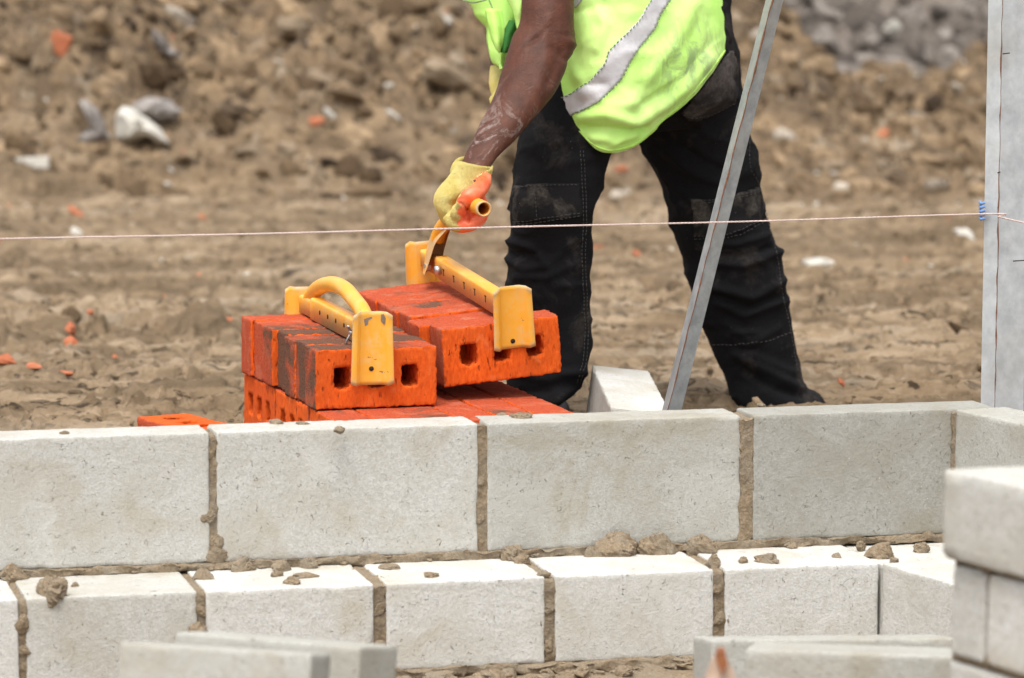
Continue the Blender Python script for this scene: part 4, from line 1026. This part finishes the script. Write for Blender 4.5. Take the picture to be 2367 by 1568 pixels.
def patch_on(name, poly, bvh, mat, off=.003, n=26, par=None, th=.0016, smooth_in=0):
    """a sewn-on piece following the surface below; poly is its outline"""
    poly = np.array(poly, float); x0, y0 = poly.min(0); x1, y1 = poly.max(0); st_ = max(x1-x0, y1-y0)/n
    nxp, nyp = int((x1-x0)/st_)+2, int((y1-y0)/st_)+2; V_ = {}; F_ = []; out = []
    def inside(x, y):
        c = False; j = len(poly)-1
        for i in range(len(poly)):
            if (poly[i][1] > y) != (poly[j][1] > y) and x < (poly[j][0]-poly[i][0])*(y-poly[i][1])/(poly[j][1]-poly[i][1]+1e-12)+poly[i][0]: c = not c
            j = i
        return c
    def snap(x, y):     # pull outside corners back on to the outline
        if inside(x, y): return x, y
        b = None
        for i in range(len(poly)):
            a, c = poly[i-1], poly[i]; t = np.clip(np.dot((x, y)-a, c-a)/max(np.dot(c-a, c-a), 1e-9), 0, 1); p = a+t*(c-a); d = np.hypot(*(p-(x, y)))
            if b is None or d < b[0]: b = (d, p)
        return b[1]
    def vid(i, j):
        if (i, j) not in V_:
            x, y = snap(x0+i*st_, y0+j*st_); p = on_skin(bvh, x, y, off)
            if p is None: V_[(i, j)] = None
            else: V_[(i, j)] = len(out); out.append(p)
        return V_[(i, j)]
    for i in range(nxp):
        for j in range(nyp):
            if inside(x0+(i+.5)*st_, y0+(j+.5)*st_):
                q = [vid(i, j), vid(i, j+1), vid(i+1, j+1), vid(i+1, j)]
                if None not in q: F_.append(tuple(q))
    o = link(name, new_mesh(name, out, F_, mat)); m_ = o.modifiers.new('s', 'SOLIDIFY'); m_.thickness = th; m_.offset = -1
    keep(o, par or man); return o
def stitch_on(name, pts, bvh, mat, w=.0012, off=.0035, dashed=True, par=None, per=9):
    P_ = crom([[a, b] for a, b in pts], 14) if len(pts) > 2 else np.array([[pts[0][0]+(pts[1][0]-pts[0][0])*t, pts[0][1]+(pts[1][1]-pts[0][1])*t] for t in np.linspace(0, 1, 15)])
    d = np.concatenate([[0], np.cumsum(np.hypot(*np.diff(P_, axis=0).T))]); parts = []; n = int(d[-1]/(per if dashed else 6))
    if dashed:
        for k in range(n):
            a, b = d[-1]*k/n, d[-1]*(k+.6)/n
            pa, pb = (on_skin(bvh, np.interp(s, d, P_[:, 0]), np.interp(s, d, P_[:, 1]), off) for s in (a, b))
            if pa and pb and (pa-pb).length < .03: parts.append(tube_data([pa, pb], w, 4, 1))
    else:
        q = [on_skin(bvh, np.interp(s, d, P_[:, 0]), np.interp(s, d, P_[:, 1]), off) for s in np.linspace(0, d[-1], n+1)]; q = [p for p in q if p]
        if len(q) > 2: parts.append(tube_data(q, w, 5, 1))
    if parts: o = link(name, new_mesh(name, *merge(parts), mat)); keep(o, par or man); return o
kneeA = [(1191, 428), (1270, 424), (1340, 424), (1345, 500), (1290, 507), (1230, 514), (1190, 519), (1186, 490)]
patch_on('knee_pocket', kneeA, TB, MAT_PATCH, .003, 30)
kneeB = [(1598, 462), (1650, 458), (1700, 448), (1752, 432), (1762, 460), (1772, 500), (1730, 530), (1690, 545), (1650, 550), (1606, 548), (1603, 505)]
patch_on('knee_pocket', kneeB, TB, MAT_PATCH, .0035, 30)
pock = [(1572, 262), (1592, 236), (1620, 205), (1645, 172), (1672, 132), (1690, 112), (1703, 150), (1706, 200), (1700, 240), (1672, 252), (1642, 268), (1612, 278), (1590, 276)]
patch_on('back_pocket', pock, TB, MAT_POCKET, .0035, 30)
for pts in ([(1340, 350), (1343, 430), (1344, 520), (1341, 610), (1346, 690), (1348, 770), (1342, 840), (1328, 890)], [(1347, 350), (1350, 430), (1351, 520), (1348, 610), (1353, 690), (1355, 770), (1349, 840), (1335, 890)],
        [(1191, 434), (1250, 430), (1335, 428)], [(1191, 513), (1240, 507), (1340, 492)], [(1192, 519), (1245, 513), (1340, 498)], [(1238, 430), (1241, 505)],
        [(1600, 466), (1660, 460), (1720, 448), (1755, 436)], [(1600, 470), (1660, 465), (1720, 453), (1755, 441)], [(1606, 544), (1660, 544), (1710, 532), (1770, 505)], [(1608, 551), (1665, 551), (1715, 538), (1772, 511)],
        [(1652, 795), (1720, 793), (1780, 784), (1836, 764)], [(1728, 330), (1730, 385), (1750, 425), (1768, 500), (1790, 580), (1805, 680), (1822, 760), (1838, 850)], [(1578, 262), (1600, 271), (1640, 262), (1698, 238)]):
    stitch_on('seam_stitching', pts, TB, MAT_STITCH, .0006, .0050)
flap = [(1196, 340), (1192, 360), (1186, 420), (1176, 470), (1171, 484), (1190, 497), (1197, 440), (1202, 380)]
V_ = [at(x, y, 6.985) for x, y in flap] + [at(x, y, 7.03) for x, y in flap]; n = len(flap)
f_ = link('cargo_pocket_flap', new_mesh('cargo_pocket_flap', V_, [tuple(range(n)), tuple(reversed(range(n, 2*n)))]+[(k, (k+1) % n, n+(k+1) % n, n+k) for k in range(n)], MAT_TROUS, False)); keep(f_, man)
# boots
bootA = fused('boot', [tube_data([at(1235, 975, 7.10), at(1262, 968, 7.02), at(1284, 950, 6.97), at(1291, 944, 6.95)], [.045, .046, .030, .020], 16, 5), tube_data([at(1225, 900, 7.06), at(1232, 970, 7.08)], [.05, .05], 14, 1)], MAT_SHOE, .006, 4)
P = get_co(bootA.data); P[:, 2] = np.maximum(P[:, 2], -.005); set_co(bootA.data, P); keep(bootA, man)
bootB = fused('boot', [tube_data([at(1745, 1000, 7.46), at(1800, 1003, 7.42), at(1860, 1002, 7.36), at(1895, 1008, 7.32)], [.045, .05, .042, .03], 16, 5), tube_data([at(1770, 930, 7.42), at(1770, 1000, 7.42)], [.05, .05], 14, 1)], MAT_SHOE, .006, 4)
P = get_co(bootB.data); P[:, 2] = np.maximum(P[:, 2], -.005); set_co(bootB.data, P); keep(bootB, man)

# body: one skin from hips through trunk, neck, head and both arms
arm_rings = [(1215, -330, 1360, -300, 6.98, .075), (1207, -220, 1345, -200, 6.92, .062), (1205, -90, 1330, -90, 6.87, .052), (1205, 0, 1327, 0, 6.84, .050), (1204, 36, 1328, 58, 6.83, .049), (1197, 62, 1330, 90, 6.825, .049), (1186, 80, 1327, 118, 6.82, .050), (1174, 115, 1317, 138, 6.81, .052),
    (1161, 160, 1307, 165, 6.80, .053), (1147, 207, 1289, 205, 6.785, .050), (1131, 244, 1265, 240, 6.77, .045), (1112, 280, 1228, 281, 6.75, .038), (1093, 322, 1188, 328, 6.73, .031), (1076, 355, 1157, 357, 6.71, .027), (1061, 388, 1137, 384, 6.69, .026), (1048, 425, 1120, 420, 6.67, .028)]
head_c = at(1090, -560, 6.95)
trunk = ring_loft([(1300, -60, 1640, -60, 7.15, .12), (1250, -150, 1560, -180, 7.10, .13), (1190, -250, 1480, -330, 7.06, .15), (1130, -330, 1390, -460, 7.03, .16), (1110, -400, 1300, -500, 7.0, .10), (1105, -460, 1220, -540, 6.98, .055), (1080, -500, 1170, -570, 6.96, .052)])
head = [ball(head_c, (.078, .095, .105), 24, 18), ball(head_c+Vector((-.055, 0, -.045)), (.045, .055, .055), 18, 12), ball(head_c+Vector((-.098, 0, -.018)), (.018, .014, .02), 10, 8),
        ball(head_c+Vector((-.085, 0, -.055)), (.016, .026, .012), 10, 8), ball(head_c+Vector((.01, -.098, -.005)), (.02, .01, .03), 10, 8), ball(head_c+Vector((.01, .098, -.005)), (.02, .01, .03), 10, 8)]
far_arm = tube_data([at(1290, -330, 7.18), at(1250, -160, 7.25), at(1215, -30, 7.28), at(1190, 60, 7.25), at(1172, 150, 7.2), at(1166, 195, 7.17)], [.06, .05, .045, .045, .034, .028], 18, 6)
body = fused('body', [ring_loft(arm_rings, 5, 32)] + [trunk] + head + [far_arm], MAT_SKIN, .005, 3)
P = get_co(body.data); N = get_no(body.data); x_, y_ = px_of(P)
d_ = .0008*fbm(P*40, 3, 3)
front = (P[:, 1] < 6.9)
for pts, w, a in [([(1225, 98), (1250, 82), (1262, 66)], 5, -.0035), ([(1205, 108), (1235, 92)], 6, -.002), ([(1318, 96), (1327, 104)], 8, .004), ([(1300, 120), (1285, 160), (1270, 190)], 12, -.004), ([(1215, 115), (1190, 180), (1165, 240)], 16, .003), ([(1280, 110), (1310, 140)], 7, -.003),
        ([(1255, 80), (1262, 130), (1245, 200)], 14, .003), ([(1223, 108), (1210, 160)], 2.5, .0012), ([(1130, 290), (1110, 340)], 3, .0014), ([(1150, 300), (1135, 350)], 3, .0012), ([(1090, 350), (1098, 366)], 8, .002), ([(1270, 40), (1260, 70)], 8, .003), ([(1290, 70), (1315, 74)], 3, .001), ([(1292, 80), (1320, 83)], 2.5, -.001)]:
    d_ += seg_fold(pts, w, a, x_, y_)*front
set_co(body.data, P + N*d_[:, None]); keep(body, man)
eye = lambda s: ball(head_c+Vector((-.072, s*.03, .005)), .011, 10, 8)
MAT_EYE = simple('eye', (.7, .68, .62), .2)
for sg in (-1, 1): keep(link('eye', new_mesh('eye', *eye(sg), MAT_EYE)), man)
V_, F_ = ball(head_c+Vector((.012, 0, .018)), (.086, .100, .100), 28, 18)
V_ = [Vector(v) for v in V_]; F_ = [f for f in F_ if sum((V_[i]-head_c).z for i in f)/len(f) > .0 and sum((V_[i]-head_c).x for i in f)/len(f) > -.066]
hair = link('hair', new_mesh('hair', V_, F_, simple('black_hair', (.012, .010, .009), .9, var=.4, sc=300))); mm = hair.modifiers.new('s', 'SOLIDIFY'); mm.thickness = .012; keep(hair, man)

# vest: closed skin with near and far halves; the near hem follows the hanging cloth
hem = crom([(1278, 222, 6.965), (1296, 247, 6.94), (1315, 272, 6.915), (1340, 306, 6.89), (1378, 343, 6.87), (1413, 352, 6.865), (1452, 345, 6.87), (1486, 327, 6.885), (1534, 281, 6.92), (1589, 234, 6.97), (1640, 172, 7.03), (1668, 133, 7.07), (1682, 108, 7.11)], 6)
right = crom([(1682, 108, 7.11), (1686, 90, 7.13), (1684, 62, 7.14), (1676, 0, 7.15), (1650, -80, 7.15), (1590, -190, 7.13), (1500, -310, 7.08), (1400, -430, 7.05)], 6)
left = crom([(1278, 222, 6.965), (1287, 160, 6.97), (1297, 90, 6.98), (1300, 20, 6.98), (1290, -80, 7.0), (1260, -180, 7.0), (1215, -280, 7.0), (1150, -360, 7.0)], 6)
topc = crom([(1150, -360, 7.0), (1210, -390, 6.92), (1300, -420, 6.93), (1400, -430, 7.05)], 6)
def samp(C, t):
    d = np.linspace(0, 1, len(C)); return np.array([np.interp(t, d, C[:, k]) for k in range(3)])
NU, NV = 110, 90; grid = np.zeros((NV+1, NU+1, 3))
for j in range(NV+1):
    v = j/NV
    for i in range(NU+1):
        u = i/NU
        b, t, l, r_ = samp(hem, u), samp(topc, u), samp(left, v), samp(right, v)
        p = (1-v)*b + v*t + (1-u)*l + u*r_ - ((1-u)*(1-v)*hem[0] + u*(1-v)*hem[-1] + (1-u)*v*topc[0] + u*v*topc[-1])
        p[2] = ((1-u)*l[2]+u*r_[2]) - .20*math.sin(math.pi*u)**.75*(.55+.45*min(1, v*3+.35)) + .02*(1-v)
        grid[j, i] = p
near = [at(*grid[j, i]) for j in range(NV+1) for i in range(NU+1)]
V_ = list(near); F_ = []
for j in range(NV):
    for i in range(NU):
        a = j*(NU+1)+i; F_.append((a, a+1, a+NU+2, a+NU+1))
# far half
NF = 40; basef = len(V_)
for j in range(NV+1):
    for i in range(1, NF):
        u = 1-i/NF; k = u*NU; k0 = int(k); g = grid[j, k0]*(1-(k-k0)) + grid[j, min(k0+1, NU)]*(k-k0)
        lz = (1-u)*samp(left, j/NV)[2]+u*samp(right, j/NV)[2]
        yy = g[1] - 60*math.sin(math.pi*u)*(1-j/NV)      # far hem rides higher
        V_.append(at(g[0], yy, lz + .17*math.sin(math.pi*u)**.75))
for j in range(NV):
    for i in range(NF):
        def idf(j_, i_):
            if i_ == 0: return j_*(NU+1)+NU
            if i_ == NF: return j_*(NU+1)
            return basef + j_*(NF-1) + i_-1
        F_.append((idf(j, i), idf(j, i+1), idf(j+1, i+1), idf(j+1, i)))
vest = link('vest', new_mesh('vest', V_, F_, MAT_VEST)); me = vest.data; P = get_co(me); N = get_no(me); x_, y_ = px_of(P)
if N[(NV//2)*(NU+1)+NU//2, 1] > 0: N = -N
wrk = .007*fbm(P*[7, 7, 9], 3, 15) + .0034*fbm(P*[22, 22, 34], 3, 19) + .0035*(1-np.abs(fbm(P*[8, 8, 12]+3, 2, 23)))**8
for pts, w, a in [([(1345, 270), (1400, 262), (1470, 285), (1540, 240), (1640, 140)], 14, .012), ([(1350, 295), (1420, 300), (1490, 300)], 9, -.010), ([(1370, 318), (1420, 328), (1470, 312)], 9, .007), ([(1500, 240), (1580, 190), (1650, 100)], 16, -.009),
        ([(1310, 120), (1330, 170), (1350, 215)], 12, .008), ([(1295, 165), (1320, 200), (1400, 190)], 10, -.006), ([(1380, 20), (1400, 60), (1380, 110)], 12, .006), ([(1600, 20), (1560, 90), (1500, 180)], 18, .008), ([(1640, 40), (1640, 110)], 12, -.006), ([(1332, 30), (1400, 10)], 8, -.005)]:
    wrk += seg_fold(pts, w, a, x_, y_)
nearm = np.zeros(len(P)); uu = np.tile(np.linspace(0, 1, NU+1), NV+1); nearm[:basef] = np.sin(math.pi*uu)**.7*smooth(np.sin(math.pi*uu)*2.2)
set_co(me, P + N*(wrk*nearm)[:, None]); mo = vest.modifiers.new('s', 'SOLIDIFY'); mo.thickness = .0025; mo.offset = 1 if False else 0; keep(vest, man)
VB = bvh_of(vest)
tape = [(1508, -60), (1503, 0), (1471, 51), (1448, 74), (1424, 100), (1405, 121), (1402, 134), (1398, 146), (1366, 183), (1340, 206), (1315, 219), (1284, 226), (1290, 236), (1303, 252), (1321, 268), (1346, 260), (1389, 234), (1415, 208), (1436, 184), (1452, 152), (1467, 125), (1490, 98), (1511, 70), (1528, 31), (1549, 0), (1568, -60)]
patch_on('reflective_tape', tape, VB, MAT_TAPE, .003, 60)
patch_on('reflective_tape', [(1318, -30), (1330, 22), (1345, 4), (1362, -30)], VB, MAT_TAPE, .003, 16)
stitch_on('tape_stitching', [(1503, 0), (1471, 53), (1428, 97), (1407, 121), (1399, 148), (1366, 186), (1315, 222), (1286, 228)], VB, MAT_SEAMV, .0010, .0046, per=10)
stitch_on('tape_stitching', [(1549, 0), (1527, 31), (1509, 70), (1466, 125), (1435, 183), (1388, 233), (1346, 258), (1321, 266)], VB, MAT_SEAMV, .0010, .0046, per=10)
stitch_on('vest_binding', [(1284, 232), (1298, 250), (1318, 277), (1343, 307), (1379, 339), (1413, 347), (1452, 340), (1484, 323), (1531, 278), (1585, 231), (1637, 168), (1674, 118)], VB, simple('lime_binding', (.50, .80, .16), .8), .0017, .0015, False)
# front panel hanging loose under the chest, in front of the far arm
def panel(name, rows, mat, depth_amp=.03, th=.003, nU=26, seed=0):
    """rows of (xl, xr, y, depth) as a loose hanging sheet"""
    R = crom(rows, 5); V_ = []; F_ = []
    for q in R:
        for i in range(nU+1):
            u = i/nU; V_.append(at(q[0]+(q[1]-q[0])*u, q[2]+(q[4] if len(q) > 4 else 0)*u, q[3] - depth_amp*math.sin(math.pi*min(1, u*1.1))))
    for j in range(len(R)-1):
        for i in range(nU):
            a = j*(nU+1)+i; F_.append((a, a+nU+1, a+nU+2, a+1))
    o = link(name, new_mesh(name, V_, F_, mat)); P = get_co(o.data); N = get_no(o.data)
    set_co(o.data, P + N*(.008*fbm(P*[16, 16, 9]+seed, 3, 25+seed))[:, None]); m_ = o.modifiers.new('s', 'SOLIDIFY'); m_.thickness = th; keep(o, man); return o
panel('vest_front', [(1020, 1300, -90, 7.04, 0), (1050, 1290, -40, 7.04, 0), (1077, 1270, 0, 7.04, 0), (1091, 1250, 20, 7.04, 0), (1098, 1240, 35, 7.04, 0), (1113, 1225, 50, 7.04, 0), (1126, 1215, 64, 7.04, 4), (1129.5, 1205, 97, 7.04, 6), (1132, 1190, 120, 7.03, 10), (1138, 1180, 144, 7.03, 14), (1150, 1170, 154, 7.03, 14)], MAT_VEST, .05, seed=1)
panel('vest_fold', [(1143, 1232, -60, 6.95, 0), (1170, 1235, 0, 6.94, 0), (1182, 1225, 30, 6.94, 0), (1188, 1218, 55, 6.95, 0), (1194, 1210, 72, 6.95, 0)], MAT_VEST, .03, nU=14, seed=2)
panel('vest_shadow_panel', [(1176, 1206, 46, 6.962, 0), (1166, 1200, 66, 6.962, 0), (1159, 1192, 84, 6.962, 0), (1157, 1186, 104, 6.963, 0), (1159, 1172, 122, 6.965, 0)], MAT_GREEN, .012, nU=10, seed=3)  # dark sheet added where the vest cloth only falls into shadow
panel('vest_fold', [(1120, 1160, 20, 6.96, 0), (1126, 1166, 60, 6.955, 0), (1134, 1164, 90, 6.955, 0), (1143, 1160, 112, 6.96, 0), (1152, 1158, 122, 6.965, 0)], MAT_VEST, .016, nU=10, seed=4)
bp = [at(*p) for p in ((1070, 2, 6.985), (1095, 6, 6.975), (1115, 2, 6.97), (1128, -2, 6.97))]
keep(link('vest_seam', new_mesh('vest_seam', *tube_data(bp, .0016, 6, 6), MAT_SEAMV)), man)
bp = [at(*p) for p in ((1126, -10, 6.965), (1138, 18, 6.96), (1149, 42, 6.955))]
keep(link('vest_seam', new_mesh('vest_seam', *tube_data(bp, .0016, 6, 6), MAT_SEAMV)), man)

# gloves
def hand_parts():
    tubeD = [at(1034, 512, 6.76), at(1066, 480, 6.70), at(1096, 475, 6.63), at(1119, 483.5, 6.55)]
    knit = []; latex = []
    # back of the hand and heel, from cuff down to the knuckle line
    knit.append(ring_loft([(1054, 372, 1136, 386, 6.68, .030), (1046, 392, 1132, 402, 6.68, .031), (1033, 412, 1125, 418, 6.68, .034), (1016, 430, 1112, 436, 6.68, .040), (1004, 450, 1088, 452, 6.68, .044), (1002, 468, 1066, 466, 6.685, .046), (1008, 486, 1060, 484, 6.685, .046),
        (1014, 502, 1062, 504, 6.69, .044), (1022, 516, 1066, 520, 6.69, .042), (1036, 524, 1062, 526, 6.69, .036)], 4, 24))
    # fingers, each bent round the tube; index nearest the camera
    for k, dz in enumerate((0, .021, .042, .061)):
        d0 = 6.632 + dz; r = (.0112, .0118, .0112, .0098)[k]; o = (0, 2, 1, -2)[k]
        f = [(1036+o, 500, d0+.012), (1050, 517+o, d0+.004), (1072, 521+o, d0), (1092, 517+o, d0-.002), (1106-o, 505, d0), (1104, 494, d0+.002), (1093, 490, d0+.004)]
        if k == 1: f = [(1036, 500, d0+.012), (1052, 519, d0+.004), (1076, 523, d0), (1100, 515, d0), (1114, 498, d0), (1117, 478, d0), (1114, 462, d0+.004)]
        latex.append(tube_data([at(*p) for p in f], [r*1.05, r*1.1, r*1.05, r, r*.98, r*.92, r*.72], 14, 6))
        latex.append(ball(at(*f[-1]), r*.75, 12, 8))
    # thumb and ball of the thumb
    th = [(1126, 408, 6.665), (1118, 424, 6.645), (1106, 440, 6.625), (1092, 450, 6.61), (1078, 459, 6.605), (1069, 472, 6.612), (1066, 486, 6.62)]
    latex.append(tube_data([at(*p) for p in th], [.009, .0135, .0150, .0150, .0138, .0125, .0105], 16, 6)); latex.append(ball(at(*th[-1]), .0108, 12, 8))
    latex.append(tube_data([at(1072, 476, 6.62), at(1058, 492, 6.625), at(1060, 508, 6.63)], [.013, .014, .011], 12, 4))
    latex.append(ball(at(1076, 496, 6.655), (.017, .03, .016), 14, 10)); latex.append(ball(at(1094, 500, 6.650), (.015, .022, .013), 14, 10))
    return knit, latex
knit, latex = hand_parts()
glove = fused('glove', knit + latex, MAT_KNIT, .0022, 2)
me = glove.data; P = get_co(me); 
Pl = np.array([list(v) for v in merge(latex)[0]]); from mathutils.kdtree import KDTree
kd = KDTree(len(Pl)); [kd.insert(Vector(p), i) for i, p in enumerate(Pl)]; kd.balance()
Pk = np.array([list(v) for v in merge(knit)[0]]); kk = KDTree(len(Pk)); [kk.insert(Vector(p), i) for i, p in enumerate(Pk)]; kk.balance()
N = get_no(me); x_, y_ = px_of(P)
dd = .0007*fbm(P*90, 3, 5)
for pts, w, a in [([(1064, 470), (1074, 478), (1080, 484)], 2.2, -.004), ([(1080, 486), (1086, 500), (1083, 514)], 2.2, -.004), ([(1092, 508), (1103, 506)], 2, -.002), ([(1060, 496), (1072, 500)], 2, -.0025), ([(1040, 420), (1060, 440)], 8, .001)]: dd += seg_fold(pts, w, a, x_, y_)
set_co(me, P + N*dd[:, None])
if len(me.materials) < 2: me.materials.append(MAT_LATEX)
mi = []
for p in me.polygons:
    c = p.center; a = kd.find(c)[2]; b = kk.find(c)[2]; q = Vector(c)
    knuckle = q.x < at(1062, 500, 6.68).x - .004*math.sin(q.z*300)
    mi.append(1 if (a < b*1.15 and not knuckle) else 0)
me.polygons.foreach_set('material_index', mi); keep(glove, man)
# ribbed cuff, standing a little off the wrist
cuffc = [(1044, 386, 1139, 402), (1047, 380, 1140, 394), (1052, 374, 1139, 388), (1057, 370, 1137, 384)]
V_ = []; F_ = []; nS = 96; rowsC = [(1040, 398, 1133, 412, .033), (1042, 391, 1135, 405, .0345), (1044, 385, 1137, 399, .0355), (1048, 378, 1139, 392, .0360), (1053, 372.5, 1139.5, 385.5, .0355), (1057, 371, 1137, 383.5, .034), (1060, 374, 1134, 386, .032), (1060, 384, 1131, 396, .030)]
for q in rowsC:
    L_c, R_c = at(q[0], q[1], 6.685), at(q[2], q[3], 6.685); c = (L_c+R_c)/2; h = (R_c-L_c)/2
    for k in range(nS):
        t = 2*math.pi*k/nS; f = 1 + .018*math.sin(k*math.pi*2/3.0*1.0)
        V_.append(c + h*math.cos(t)*f + Vector((0, .97, .28))*math.sin(t)*q[4]*f)
for i in range(len(rowsC)-1):
    for k in range(nS): F_.append((i*nS+k, i*nS+(k+1) % nS, (i+1)*nS+(k+1) % nS, (i+1)*nS+k))
cf = link('glove_cuff', new_mesh('glove_cuff', V_, F_, MAT_KNIT)); m_ = cf.modifiers.new('s', 'SOLIDIFY'); m_.thickness = .002; keep(cf, man)
# the far glove, glimpsed behind the near arm, hand resting on the thigh
fg = [ring_loft([(1133, 150, 1185, 160, 7.10, .03), (1131, 170, 1190, 178, 7.09, .036), (1130, 195, 1192, 200, 7.08, .038), (1134, 215, 1190, 220, 7.07, .034), (1140, 232, 1186, 238, 7.06, .026)], 4, 18)]
for k in range(4): fg.append(tube_data([at(1143+12*k, 225, 7.05), at(1149+12*k, 250, 7.03), at(1156+12*k, 270, 7.01), at(1162+11*k, 286, 7.02)], [.0115, .011, .010, .008], 10, 4))
fg.append(tube_data([at(1182, 190, 7.05), at(1200, 212, 7.0), at(1210, 236, 6.98)], [.014, .012, .009], 10, 4))
g2 = fused('glove', fg, MAT_KNIT, .004, 2); keep(g2, man)
